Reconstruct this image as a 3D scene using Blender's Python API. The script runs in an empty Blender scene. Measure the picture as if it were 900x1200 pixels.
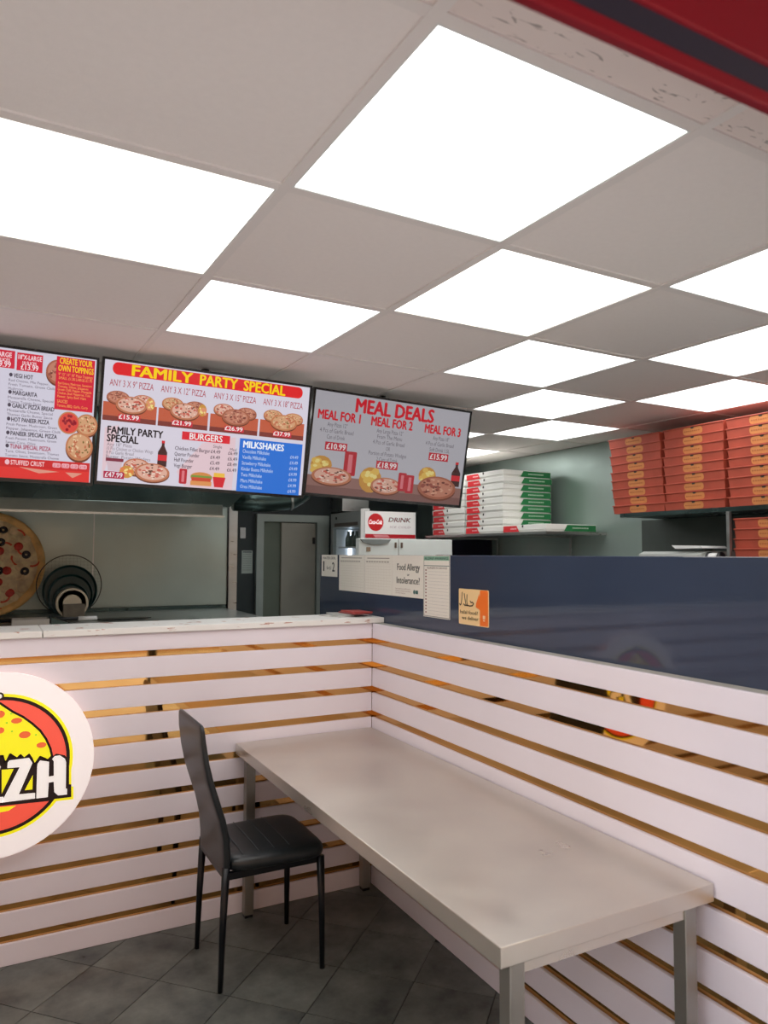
import bpy, bmesh, math, random
from mathutils import Matrix, Vector
random.seed(7)
PI = math.pi
sc = bpy.context.scene
COL = sc.collection

# ------------------------------------------------------------------ camera
F_PX, YAW, PITCH, ROLL = 864.81, 0.4894, 0.0583, 0.0047
CAM = Vector((-1.6511, -3.2160, 1.56))
fw = Vector((math.sin(YAW)*math.cos(PITCH), math.cos(YAW)*math.cos(PITCH), math.sin(PITCH)))
r0 = Vector((math.cos(YAW), -math.sin(YAW), 0)); u0 = r0.cross(fw)
rt = r0*math.cos(ROLL) + u0*math.sin(ROLL); up = u0*math.cos(ROLL) - r0*math.sin(ROLL)
cam_data = bpy.data.cameras.new('camera'); cam = bpy.data.objects.new('camera', cam_data); COL.objects.link(cam)
cam_data.sensor_fit = 'HORIZONTAL'; cam_data.sensor_width = 36; cam_data.lens = 36*F_PX/900
cam_data.clip_start = 0.02
cam_data.dof.use_dof = True; cam_data.dof.focus_distance = 3.4; cam_data.dof.aperture_fstop = 6.5
cam.matrix_world = Matrix(((rt.x, up.x, -fw.x, CAM.x), (rt.y, up.y, -fw.y, CAM.y), (rt.z, up.z, -fw.z, CAM.z), (0, 0, 0, 1)))
sc.camera = cam
def ray(x, y): return fw + rt*((x-450)/F_PX) - up*((y-600)/F_PX)
def onY(x, y, Y):
    d = ray(x, y); return CAM + d*((Y-CAM.y)/d.y)

# ------------------------------------------------------------------ world, exposure
w = bpy.data.worlds.new('world'); sc.world = w; w.use_nodes = True
w.node_tree.nodes['Background'].inputs[0].default_value = (0.92, 0.93, 1.0, 1)
w.node_tree.nodes['Background'].inputs[1].default_value = 4.4
sc.view_settings.view_transform = 'Standard'
sc.view_settings.look = 'None'
sc.view_settings.exposure = 0.12
sc.view_settings.gamma = 1.0
sc.view_settings.use_curve_mapping = False
PANEL_STRENGTH = 3.6

# ------------------------------------------------------------------ materials
def lin(c):
    return tuple(((v/255)/12.92 if v/255 <= 0.04045 else ((v/255+0.055)/1.055)**2.4) for v in c)
MATS = {}
def mat(name, rgb, rough=0.5, metal=0.0, var=0.0, scale=8.0, bump=0.0, bscale=60.0, stretch=None, coat=0.0, spec=0.5,
        alpha=1.0, trans=0.0, emit=0.0, rvar=0.0):
    if name in MATS: return MATS[name]
    m = bpy.data.materials.new(name); m.use_nodes = True
    nt = m.node_tree; b = nt.nodes['Principled BSDF']
    c = lin(rgb)
    b.inputs['Base Color'].default_value = (*c, 1)
    b.inputs['Roughness'].default_value = rough
    b.inputs['Metallic'].default_value = metal
    b.inputs['Specular IOR Level'].default_value = spec
    if coat: b.inputs['Coat Weight'].default_value = coat; b.inputs['Coat Roughness'].default_value = 0.08
    if trans: b.inputs['Transmission Weight'].default_value = trans
    if alpha < 1: b.inputs['Alpha'].default_value = alpha
    if emit:
        b.inputs['Emission Color'].default_value = (*c, 1); b.inputs['Emission Strength'].default_value = emit
    if var or bump or rvar:
        tc = nt.nodes.new('ShaderNodeTexCoord'); mp = nt.nodes.new('ShaderNodeMapping')
        geo = nt.nodes.new('ShaderNodeNewGeometry')
        nt.links.new(geo.outputs['Position'], mp.inputs['Vector'])
        if stretch: mp.inputs['Scale'].default_value = stretch
        n = nt.nodes.new('ShaderNodeTexNoise'); n.inputs['Scale'].default_value = scale; n.inputs['Detail'].default_value = 6
        nt.links.new(mp.outputs['Vector'], n.inputs['Vector'])
        if var:
            mx = nt.nodes.new('ShaderNodeMix'); mx.data_type = 'RGBA'
            mx.inputs[6].default_value = (*[max(0, v*(1-var)) for v in c], 1)
            mx.inputs[7].default_value = (*[min(1, v*(1+var)) for v in c], 1)
            cr = nt.nodes.new('ShaderNodeMapRange'); cr.inputs[1].default_value = 0.3; cr.inputs[2].default_value = 0.7
            nt.links.new(n.outputs['Fac'], cr.inputs[0]); nt.links.new(cr.outputs[0], mx.inputs[0])
            nt.links.new(mx.outputs[2], b.inputs['Base Color'])
            if emit: nt.links.new(mx.outputs[2], b.inputs['Emission Color'])
        if rvar:
            rr = nt.nodes.new('ShaderNodeMapRange'); rr.inputs[1].default_value = 0.3; rr.inputs[2].default_value = 0.7
            rr.inputs[3].default_value = max(0.02, rough-rvar); rr.inputs[4].default_value = rough+rvar
            nt.links.new(n.outputs['Fac'], rr.inputs[0]); nt.links.new(rr.outputs[0], b.inputs['Roughness'])
        if bump:
            n2 = nt.nodes.new('ShaderNodeTexNoise'); n2.inputs['Scale'].default_value = bscale; n2.inputs['Detail'].default_value = 4
            nt.links.new(mp.outputs['Vector'], n2.inputs['Vector'])
            bp = nt.nodes.new('ShaderNodeBump'); bp.inputs['Strength'].default_value = bump; bp.inputs['Distance'].default_value = 0.004
            nt.links.new(n2.outputs['Fac'], bp.inputs['Height']); nt.links.new(bp.outputs['Normal'], b.inputs['Normal'])
    MATS[name] = m
    return m
def glow(rgb, k=0.85):
    """a colour shown by a lit screen"""
    name = 'screen_%d_%d_%d_%d' % (*rgb, int(k*100))
    if name in MATS: return MATS[name]
    m = mat(name, rgb, rough=0.25, emit=k)
    m.node_tree.nodes['Principled BSDF'].inputs['Base Color'].default_value = (0.01, 0.01, 0.012, 1)
    return m
def ink(rgb):
    return mat('ink_%d_%d_%d' % tuple(rgb), rgb, rough=0.55)

WHITE = mat('white_board', (235, 229, 239), rough=0.3, var=0.02, scale=3)
GOLD = mat('gold_mirror', (204, 158, 96), rough=0.035, metal=1.0)
NAVY = mat('navy_gloss', (56, 66, 86), rough=0.05, var=0.08, scale=2, spec=0.5)
TILE_C = mat('ceiling_tile', (243, 236, 232), rough=0.9, var=0.012, scale=60, bump=0.08, bscale=220)
TBAR = mat('ceiling_bar', (236, 230, 226), rough=0.5)
STEEL_T = mat('table_steel', (212, 207, 198), rough=0.34, metal=0.8, var=0.06, scale=5, rvar=0.07, stretch=(1, 1, 1))
STEEL = mat('steel', (176, 180, 178), rough=0.32, metal=0.9, var=0.07, scale=4, stretch=(1, 1, 6), rvar=0.06)
STEEL_WALL = mat('steel_wall', (164, 180, 174), rough=0.36, metal=0.7, var=0.08, scale=2.5, rvar=0.08)
STEEL_DK = mat('steel_dark', (74, 92, 90), rough=0.25, metal=0.8, var=0.15, scale=3, rvar=0.08)
GREY = mat('grey_paint', (150, 148, 142), rough=0.5)
DARKWALL = mat('dark_wall', (46, 58, 60), rough=0.6, var=0.1, scale=3)
BLACK = mat('black_plastic', (16, 18, 20), rough=0.35)
BEZEL = mat('screen_bezel', (14, 20, 22), rough=0.22)
LEATHER = mat('black_leather', (24, 31, 35), rough=0.36, var=0.1, scale=12, bump=0.12, bscale=160, spec=0.55)
LEATHER_BACK = LEATHER
LEG = mat('black_metal', (14, 17, 24), rough=0.3, metal=0.3)
STITCH = mat('stitch', (74, 82, 86), rough=0.6)
PAPER = mat('paper', (236, 232, 222), rough=0.7)
WHITE_P = mat('white_paint', (228, 230, 228), rough=0.35)
def pane_glass():
    m = bpy.data.materials.new('glass'); m.use_nodes = True
    nt = m.node_tree; out = nt.nodes['Material Output']; nt.nodes.remove(nt.nodes['Principled BSDF'])
    a = nt.nodes.new('ShaderNodeBsdfTransparent'); a.inputs[0].default_value = (.95, .97, .96, 1)
    g = nt.nodes.new('ShaderNodeBsdfGlossy'); g.inputs['Roughness'].default_value = 0.02
    mx = nt.nodes.new('ShaderNodeMixShader'); mx.inputs[0].default_value = 0.06
    nt.links.new(a.outputs[0], mx.inputs[1]); nt.links.new(g.outputs[0], mx.inputs[2]); nt.links.new(mx.outputs[0], out.inputs[0])
    return m
GLASS = pane_glass()
RED = mat('red_paint', (118, 8, 26), rough=0.5, spec=0.25, var=0.08, scale=3)

def tile_material():
    m = bpy.data.materials.new('fissured_tile'); m.use_nodes = True
    nt = m.node_tree; b = nt.nodes['Principled BSDF']; b.inputs['Roughness'].default_value = 0.9
    geo = nt.nodes.new('ShaderNodeNewGeometry'); mp = nt.nodes.new('ShaderNodeMapping'); mp.inputs['Scale'].default_value = (20, 70, 1)
    nt.links.new(geo.outputs['Position'], mp.inputs['Vector'])
    n = nt.nodes.new('ShaderNodeTexNoise'); n.inputs['Scale'].default_value = 1.0; n.inputs['Detail'].default_value = 5; n.inputs['Distortion'].default_value = 1.2
    nt.links.new(mp.outputs['Vector'], n.inputs['Vector'])
    r = nt.nodes.new('ShaderNodeValToRGB'); r.color_ramp.elements[0].position = 0.33; r.color_ramp.elements[1].position = 0.38
    r.color_ramp.elements[0].color = (*lin((176, 164, 158)), 1); r.color_ramp.elements[1].color = (*lin((238, 226, 220)), 1)
    nt.links.new(n.outputs['Fac'], r.inputs[0]); nt.links.new(r.outputs[0], b.inputs['Base Color'])
    return m
FISSURE = tile_material()
def floor_material():
    m = bpy.data.materials.new('slate_tile'); m.use_nodes = True
    nt = m.node_tree; b = nt.nodes['Principled BSDF']
    geo = nt.nodes.new('ShaderNodeNewGeometry'); oi = nt.nodes.new('ShaderNodeObjectInfo')
    ad = nt.nodes.new('ShaderNodeVectorMath'); ad.operation = 'ADD'
    cb = nt.nodes.new('ShaderNodeCombineXYZ'); ml = nt.nodes.new('ShaderNodeMath'); ml.operation = 'MULTIPLY'; ml.inputs[1].default_value = 30
    nt.links.new(oi.outputs['Random'], ml.inputs[0]); nt.links.new(ml.outputs[0], cb.inputs[2])
    nt.links.new(geo.outputs['Position'], ad.inputs[0]); nt.links.new(cb.outputs[0], ad.inputs[1])
    n = nt.nodes.new('ShaderNodeTexNoise'); n.inputs['Scale'].default_value = 5; n.inputs['Detail'].default_value = 8; n.inputs['Roughness'].default_value = 0.65
    nt.links.new(ad.outputs[0], n.inputs['Vector'])
    r = nt.nodes.new('ShaderNodeValToRGB'); r.color_ramp.elements[0].position = 0.3; r.color_ramp.elements[1].position = 0.72
    r.color_ramp.elements[0].color = (*lin((46, 51, 50)), 1); r.color_ramp.elements[1].color = (*lin((122, 126, 120)), 1)
    nt.links.new(n.outputs['Fac'], r.inputs[0]); nt.links.new(r.outputs[0], b.inputs['Base Color'])
    rr = nt.nodes.new('ShaderNodeMapRange'); rr.inputs[3].default_value = 0.2; rr.inputs[4].default_value = 0.45
    nt.links.new(n.outputs['Fac'], rr.inputs[0]); nt.links.new(rr.outputs[0], b.inputs['Roughness'])
    return m
SLATE = floor_material()
def worn_white():
    m = bpy.data.materials.new('worn_white_top'); m.use_nodes = True
    nt = m.node_tree; b = nt.nodes['Principled BSDF']; b.inputs['Roughness'].default_value = 0.35
    geo = nt.nodes.new('ShaderNodeNewGeometry'); mp = nt.nodes.new('ShaderNodeMapping'); mp.inputs['Scale'].default_value = (14, 14, 90)
    nt.links.new(geo.outputs['Position'], mp.inputs['Vector'])
    n = nt.nodes.new('ShaderNodeTexNoise'); n.inputs['Scale'].default_value = 1; n.inputs['Detail'].default_value = 6
    nt.links.new(mp.outputs['Vector'], n.inputs['Vector'])
    r = nt.nodes.new('ShaderNodeValToRGB'); r.color_ramp.elements[0].position = 0.345; r.color_ramp.elements[1].position = 0.375
    r.color_ramp.elements[0].color = (*lin((190, 150, 138)), 1); r.color_ramp.elements[1].color = (*lin((236, 236, 234)), 1)
    nt.links.new(n.outputs['Fac'], r.inputs[0]); nt.links.new(r.outputs[0], b.inputs['Base Color'])
    return m
WORN = worn_white()

# ------------------------------------------------------------------ object helpers
def world_of(o):
    m = o.matrix_basis.copy()
    if o.parent: m = world_of(o.parent) @ o.matrix_parent_inverse @ m
    return m
def set_parent(o, p):
    if p is None: return
    o.parent = p; o.matrix_parent_inverse = world_of(p).inverted()
def mk(name, verts, faces, m, parent=None, smooth=False, T=None, bevel=0.0, segs=2, local=False):
    """one mesh object; verts in world space (after T); origin at its base"""
    vs = [Vector(v) for v in verts]
    if T is not None: vs = [T @ v for v in vs]
    if local: c = Vector((0, 0, 0))
    else:
        xs = [v.x for v in vs]; ys = [v.y for v in vs]; zs = [v.z for v in vs]
        c = Vector(((min(xs)+max(xs))/2, (min(ys)+max(ys))/2, min(zs)))
    me = bpy.data.meshes.new(name); me.from_pydata([v-c for v in vs], [], faces)
    if bevel:
        bm = bmesh.new(); bm.from_mesh(me)
        bmesh.ops.bevel(bm, geom=list(bm.edges), offset=bevel, segments=segs, affect='EDGES', profile=0.6)
        bm.to_mesh(me); bm.free()
    me.materials.append(m)
    if smooth: me.polygons.foreach_set('use_smooth', [True]*len(me.polygons))
    me.update()
    o = bpy.data.objects.new(name, me); COL.objects.link(o); o.location = c
    if local:
        if parent is not None: o.parent = parent
    else: set_parent(o, parent)
    return o
BF = [(0, 3, 2, 1), (4, 5, 6, 7), (0, 1, 5, 4), (1, 2, 6, 5), (2, 3, 7, 6), (3, 0, 4, 7)]
def boxv(x, y, z):
    return [(x[0], y[0], z[0]), (x[1], y[0], z[0]), (x[1], y[1], z[0]), (x[0], y[1], z[0]),
            (x[0], y[0], z[1]), (x[1], y[0], z[1]), (x[1], y[1], z[1]), (x[0], y[1], z[1])]
def box(name, x, y, z, m, parent=None, bevel=0.0, T=None, segs=2, local=False):
    return mk(name, boxv(sorted(x), sorted(y), sorted(z)), BF, m, parent, T=T, bevel=bevel, segs=segs, local=local)
def multi(parts):
    V = []; Fc = []
    for v, f in parts:
        k = len(V); V += list(v); Fc += [tuple(i+k for i in q) for q in f]
    return V, Fc
def prism(poly, a, b, axis):
    """polygon extruded from a to b along axis; poly in the other two axes"""
    def pt(p, t):
        return {'x': (t, p[0], p[1]), 'y': (p[0], t, p[1]), 'z': (p[0], p[1], t)}[axis]
    n = len(poly)
    v = [pt(p, a) for p in poly] + [pt(p, b) for p in poly]
    f = [tuple(range(n-1, -1, -1)), tuple(range(n, 2*n))] + [(i, (i+1) % n, n+(i+1) % n, n+i) for i in range(n)]
    return v, f
def tube(pts, rad, n=10, cap=True):
    pts = [Vector(p) for p in pts]; rad = rad if isinstance(rad, (list, tuple)) else [rad]*len(pts)
    V = []; Fc = []
    ref = None
    for i, p in enumerate(pts):
        d = (pts[min(i+1, len(pts)-1)] - pts[max(i-1, 0)]).normalized()
        if ref is None: ref = Vector((0, 0, 1)) if abs(d.z) < 0.9 else Vector((1, 0, 0))
        a = d.cross(ref).normalized(); b = a.cross(d).normalized(); ref = b
        for k in range(n):
            t = 2*PI*k/n; V.append(p + (a*math.cos(t)+b*math.sin(t))*rad[i])
    for i in range(len(pts)-1):
        for k in range(n):
            Fc.append((i*n+k, i*n+(k+1) % n, (i+1)*n+(k+1) % n, (i+1)*n+k))
    if cap:
        Fc.append(tuple(range(n-1, -1, -1))); Fc.append(tuple((len(pts)-1)*n+k for k in range(n)))
    return V, Fc
def lathe(prof, n=32):
    """profile (r, z) turned about z"""
    V = []; Fc = []
    for r, z in prof:
        for k in range(n):
            t = 2*PI*k/n; V.append((r*math.cos(t), r*math.sin(t), z))
    for i in range(len(prof)-1):
        for k in range(n):
            Fc.append((i*n+k, i*n+(k+1) % n, (i+1)*n+(k+1) % n, (i+1)*n+k))
    Fc.append(tuple(range(n-1, -1, -1))); Fc.append(tuple((len(prof)-1)*n+k for k in range(n)))
    return V, Fc
def torus(R, r, n=40, k=8, arc=2*PI):
    V = []; Fc = []
    full = abs(arc-2*PI) < 1e-6; N = n if full else n+1
    for i in range(N):
        t = arc*i/n
        for j in range(k):
            s = 2*PI*j/k; V.append(((R+r*math.cos(s))*math.cos(t), (R+r*math.cos(s))*math.sin(t), r*math.sin(s)))
    for i in range(n):
        i2 = (i+1) % N
        for j in range(k): Fc.append((i*k+j, i2*k+j, i2*k+(j+1) % k, i*k+(j+1) % k))
    return V, Fc
def ell(cx, cz, rx, rz, n=28):
    return [(cx+rx*math.cos(2*PI*i/n), cz+rz*math.sin(2*PI*i/n)) for i in range(n)]
def rrect(x0, x1, z0, z1, r, n=5):
    out = []
    for cx, cz, a in ((x1-r, z1-r, 0), (x0+r, z1-r, PI/2), (x0+r, z0+r, PI), (x1-r, z0+r, 3*PI/2)):
        for i in range(n+1): out.append((cx+r*math.cos(a+PI/2*i/n), cz+r*math.sin(a+PI/2*i/n)))
    return out
def rect(x0, x1, z0, z1): return [(x0, z0), (x1, z0), (x1, z1), (x0, z1)]
def thing(name, label, cat, loc=(0, 0, 0), group=None, kind=None, M=None):
    o = bpy.data.objects.new(name, None); COL.objects.link(o); o.empty_display_size = 0.05
    if M is not None: o.matrix_basis = M
    else: o.location = loc
    return tag(o, label, cat, group, kind)
def tag(o, label=None, cat=None, group=None, kind=None):
    if label: o['label'] = label
    if cat: o['category'] = cat
    if group: o['group'] = group
    if kind: o['kind'] = kind
    return o
def struct(o): o['kind'] = 'structure'; return o
def copy_tree(o, parent=None):
    c = o.copy(); COL.objects.link(c)
    if parent is not None: c.parent = parent
    for ch in o.children: copy_tree(ch, c)
    return c

# flat print: polygons and lettering in a local (x right, z up) plane, y = -depth
def flat(name, polys, m, parent, T, depth):
    V = []; Fc = []
    for p in polys:
        k = len(V); V += [(a, -depth, b) for a, b in p]
        area = sum(p[i][0]*p[(i+1) % len(p)][1]-p[(i+1) % len(p)][0]*p[i][1] for i in range(len(p)))
        idx = list(range(k, k+len(p)))
        Fc.append(tuple(idx if area > 0 else idx[::-1]))
    return mk(name, V, Fc, m, parent, T=T)
TXT = {}
def glyphs(s, bold):
    key = s
    if key in TXT: return TXT[key]
    cu = bpy.data.curves.new('t', 'FONT'); cu.body = s; cu.size = 1; cu.resolution_u = 2; cu.fill_mode = 'FRONT'
    ob = bpy.data.objects.new('t', cu); COL.objects.link(ob)
    me = bpy.data.meshes.new_from_object(ob)
    v = [(p.co.x, p.co.y) for p in me.vertices]; f = [tuple(p.vertices) for p in me.polygons]
    bpy.data.objects.remove(ob); bpy.data.curves.remove(cu); bpy.data.meshes.remove(me)
    TXT[key] = (v, f); return TXT[key]
def words(items, m, parent, T, depth, name='lettering', bold=0.012, shear=0.0):
    """items: (text, x0, x1, zbase, height): lettering stretched to fit its box, one object for each line"""
    for t, x0, x1, zb, h in items:
        v, f = glyphs(t, bold)
        if not v: continue
        xs = [p[0] for p in v]; w0, w1 = min(xs), max(xs)
        sx = (x1-x0)/max(1e-6, w1-w0+2*bold); sz = h/max(p[1] for p in glyphs('H', 0)[0]); V = []; Fc = []
        for dx, dz in (((0, 0), (bold, 0), (-bold, 0), (0, bold*.6), (0, -bold*.6)) if bold > .008 else ((0, 0),)):
            k = len(V)
            V += [(x0+(p[0]-w0+bold+dx)*sx+shear*p[1]*sz, -depth, zb+(p[1]+dz)*sz) for p in v]; Fc += [tuple(i+k for i in q) for q in f]
        mk(name, V, Fc, m, parent, T=T)
def picture(name, layers, parent, T):
    """one flat picture made of coloured layers: (polygons, material, depth)"""
    V = []; Fc = []; mi = []; ms = []
    for polys, m, dep in layers:
        if m not in ms: ms.append(m)
        for p in polys:
            k = len(V); V += [(a, -dep, b) for a, b in p]
            area = sum(p[i][0]*p[(i+1) % len(p)][1]-p[(i+1) % len(p)][0]*p[i][1] for i in range(len(p)))
            idx = list(range(k, k+len(p))); Fc.append(tuple(idx if area > 0 else idx[::-1])); mi.append(ms.index(m))
    o = mk(name, V, Fc, ms[0], parent, T=T)
    for m in ms[1:]: o.data.materials.append(m)
    o.data.polygons.foreach_set('material_index', mi)
    return o
def stroke(pts, wd):
    out = []
    for a, b in zip(pts[:-1], pts[1:]):
        dx, dz = b[0]-a[0], b[1]-a[1]; L = math.hypot(dx, dz) or 1; nx, nz = -dz/L*wd/2, dx/L*wd/2
        ex, ez = dx/L*wd/3, dz/L*wd/3
        out.append([(a[0]-ex+nx, a[1]-ez+nz), (a[0]-ex-nx, a[1]-ez-nz), (b[0]+ex-nx, b[1]+ez-nz), (b[0]+ex+nx, b[1]+ez+nz)])
    return out
def clip(poly, x0, x1, y0, y1):
    def cut(P, inside, inter):
        out = []
        for i in range(len(P)):
            a, b = P[i], P[(i+1) % len(P)]
            if inside(a):
                out.append(a)
                if not inside(b): out.append(inter(a, b))
            elif inside(b): out.append(inter(a, b))
        return out
    def ix(X): return lambda a, b: (X, a[1]+(b[1]-a[1])*(X-a[0])/(b[0]-a[0]))
    def iy(Y): return lambda a, b: (a[0]+(b[0]-a[0])*(Y-a[1])/(b[1]-a[1]), Y)
    for ins, it in ((lambda p: p[0] >= x0, ix(x0)), (lambda p: p[0] <= x1, ix(x1)), (lambda p: p[1] >= y0, iy(y0)), (lambda p: p[1] <= y1, iy(y1))):
        if not poly: return []
        poly = cut(poly, ins, it)
    res = []
    for p in poly:
        if not res or abs(p[0]-res[-1][0])+abs(p[1]-res[-1][1]) > 1e-6: res.append(p)
    return res
def parea(p): return abs(sum(p[i][0]*p[(i+1) % len(p)][1]-p[(i+1) % len(p)][0]*p[i][1] for i in range(len(p))))/2 if len(p) > 2 else 0

# ------------------------------------------------------------------ room shell
H = 2.3615
XL, XR, YF, YB = -3.5, 2.165, -2.66, 3.2
# floor: slate tiles laid on the diagonal in the customer area
floor = struct(box('floor', (XL, XR), (YF, YB), (-0.06, -0.003), mat('grout', (52, 55, 53), rough=0.8)))
ang = math.radians(-46.5); S = 0.2965
e1 = (math.cos(ang)*S, math.sin(ang)*S); e2 = (math.sin(ang)*S, -math.cos(ang)*S)
base_me = None
for i in range(-14, 15):
    for j in range(-14, 15):
        g = 0.0016/S
        q = [(-1.263+e1[0]*(i+a)+e2[0]*(j+b), -0.145+e1[1]*(i+a)+e2[1]*(j+b)) for a, b in ((g, g), (1-g, g), (1-g, 1-g), (g, 1-g))]
        c = clip(q, XL+0.005, -0.001, YF, -0.001)
        if parea(c) < 0.0005: continue
        whole = abs(parea(c)-parea(q)) < 1e-6
        if whole and base_me:
            o = bpy.data.objects.new('tile', base_me); COL.objects.link(o)
            o.location = (sum(p[0] for p in q)/4, sum(p[1] for p in q)/4, -0.003); set_parent(o, floor)
        else:
            if sum(c[k][0]*c[(k+1) % len(c)][1]-c[(k+1) % len(c)][0]*c[k][1] for k in range(len(c))) < 0: c = c[::-1]
            v, f = prism(c, -0.003, 0.0, 'z'); o = mk('tile', v, f, SLATE, floor)
            if whole: base_me = o.data
# ceiling: slab, tiles, bars
GX, GY, GR = -1.1065, -1.7216, 0.0231
def gp(i, j):
    a, b = .6*i, .6*j
    return (GX+a*math.cos(GR)-b*math.sin(GR), GY+a*math.sin(GR)+b*math.cos(GR))
ceiling = struct(box('ceiling', (XL, XR), (YF, YB), (H+0.03, H+0.1), GREY))
LIGHTS = {(0, -1): 'n', (-1, 0): 'w', (1, 0): 'w', (0, 1): 'c', (2, -1): 'c', (2, 1): 'c', (3, 0): 'c', (3, 2): 'c', (4, 1): 'c', (4, 3): 'c',
          (3, 4): 'c', (4, 5): 'c', (0, 3): 'c', (1, 4): 'c', (2, 5): 'c', (4, -1): 'c', (-2, -1): 'w', (-3, 0): 'n', (-2, 1): 'w'}  # the later ones are added to light kitchen and room
tile_me = None
for i in range(-5, 7):
    for j in range(-3, 10):
        if (i, j) in LIGHTS: continue
        hg = 0.011/0.6
        q = [gp(i+a, j+b) for a, b in ((hg, hg), (1-hg, hg), (1-hg, 1-hg), (hg, 1-hg))]
        c = clip(q, XL+0.005, XR-0.005, YF+0.02, YB-0.005)
        if parea(c) < 0.001: continue
        whole = abs(parea(c)-parea(q)) < 1e-6
        fm = FISSURE if j == -2 else TILE_C
        if whole and tile_me and j != -2:
            o = bpy.data.objects.new('ceiling_tile', tile_me); COL.objects.link(o); ctr = gp(i+.5, j+.5)
            o.location = (ctr[0], ctr[1], H+0.005); set_parent(o, ceiling)
        else:
            cx = sum(p[0] for p in c)/len(c); v, f = prism(c, H+0.005, H+0.018, 'z')
            o = mk('ceiling_tile', v, f, fm, ceiling)
            if whole and j != -2: 
                tile_me = o.data
for i in range(-5, 8):
    q = [(gp(i, -3)[0]-.012, gp(i, -3)[1]), (gp(i, -3)[0]+.012, gp(i, -3)[1]), (gp(i, 9)[0]+.012, gp(i, 9)[1]), (gp(i, 9)[0]-.012, gp(i, 9)[1])]
    c = clip(q, XL+0.005, XR-0.005, YF+0.02, YB-0.005)
    if parea(c) > 0.001:
        v, f = prism(c, H, H+0.02, 'z'); mk('ceiling_bar', v, f, TBAR, ceiling)
for j in range(-2, 9):
    q = [(gp(-5, j)[0], gp(-5, j)[1]-.012), (gp(7, j)[0], gp(7, j)[1]-.012), (gp(7, j)[0], gp(7, j)[1]+.012), (gp(-5, j)[0], gp(-5, j)[1]+.012)]
    c = clip(q, XL+0.005, XR-0.005, YF+0.02, YB-0.005)
    if parea(c) > 0.001:
        v, f = prism(c, H+0.0006, H+0.02, 'z'); mk('ceiling_bar', v, f, TBAR, ceiling)
# light panels: white frame and lit diffuser
TINT = {'w': (1.0, 0.92, 0.84), 'c': (0.99, 0.985, 0.975), 'n': (0.985, 0.985, 0.95)}
LAB1 = {(0, -1): 'large faintly green white light panel beside the fissured ceiling tiles', (-1, 0): 'warm white light panel in front of the pizza list screen', (1, 0): 'warm white light panel straight above the steel table',
        (0, 1): 'cool white light panel right in front of the FAMILY PARTY SPECIAL screen', (2, 1): 'cool white light panel between the warm one and the white box shelf', (4, 1): 'cool white light panel beside the top orange pizza boxes', (4, 3): 'cool white light panel nearest the steel wall above the white boxes',
        (3, 4): 'cool white light panel partly hidden behind the MEAL DEALS screen'}
LAB = {'w': 'warm white square light panel added out of view in the ceiling grid', 'c': 'cool white square light panel set in the ceiling grid',  # cool label also serves the unseen panels added for light
       'n': 'faintly green white square light panel added out of view in the ceiling grid'}
def diff_mat(k):
    m = bpy.data.materials.new('light_diffuser_'+k); m.use_nodes = True
    b = m.node_tree.nodes['Principled BSDF']; b.inputs['Base Color'].default_value = (0.8, 0.8, 0.8, 1); b.inputs['Roughness'].default_value = 0.5
    b.inputs['Emission Color'].default_value = (*TINT[k], 1); b.inputs['Emission Strength'].default_value = PANEL_STRENGTH
    return m
DIFF = {k: diff_mat(k) for k in 'wcn'}
lfr = multi([(boxv((-.288, .288), (-.288, -.283), (0, .022)), BF), (boxv((-.288, .288), (.283, .288), (0, .022)), BF),
             (boxv((-.288, -.283), (-.283, .283), (0, .022)), BF), (boxv((.283, .288), (-.283, .283), (0, .022)), BF)])
fm_, dm_ = None, {}
for (i, j), k in LIGHTS.items():
    c = gp(i+.5, j+.5)
    t = thing('ceiling_light', LAB1.get((i, j), LAB[k]), 'ceiling light', (c[0], c[1], H+0.001), 'square light panels in the ceiling grid')
    t.rotation_euler.z = GR
    if fm_ is None:
        o = mk('frame', *lfr, WHITE_P, t, local=True); fm_ = o.data
    else:
        o = bpy.data.objects.new('frame', fm_); COL.objects.link(o); o.parent = t
    if k not in dm_:
        o = box('diffuser', (-.283, .283), (-.283, .283), (.004, .012), DIFF[k], t, local=True); dm_[k] = o.data
    else:
        o = bpy.data.objects.new('diffuser', dm_[k]); COL.objects.link(o); o.parent = t

# right side: slatted dado with a gold mirror behind, navy gloss partition above
SLATS = [(1.157, 1.229)] + [(1.130-.1165*k-.086 if k < 9 else 0.0, 1.130-.1165*k) for k in range(10)]
wall_right = struct(box('wall_right', (.024, .12), (YF+.01, .02), (0, 1.2), GREY))
for z0, z1 in SLATS: box('slat', (0, .014), (YF+.01, -.0005), (z0, z1), WHITE, wall_right, bevel=.0025, segs=2)
box('gold_mirror', (.0145, .0235), (YF+.01, .018), (0, 1.2), GOLD, wall_right)
box('ledge', (.0145, .0595), (YF+.01, -.0005), (1.2005, 1.2285), mat('grey_ledge', (176, 174, 168), rough=.5), wall_right)
box('navy_panel', (.06, .085), (YF+.01, .79), (1.2005, 1.56), NAVY, wall_right, bevel=.002, segs=1)
box('panel_base', (.06, .12), (.021, .79), (0, 1.2), DARKWALL, wall_right)
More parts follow.
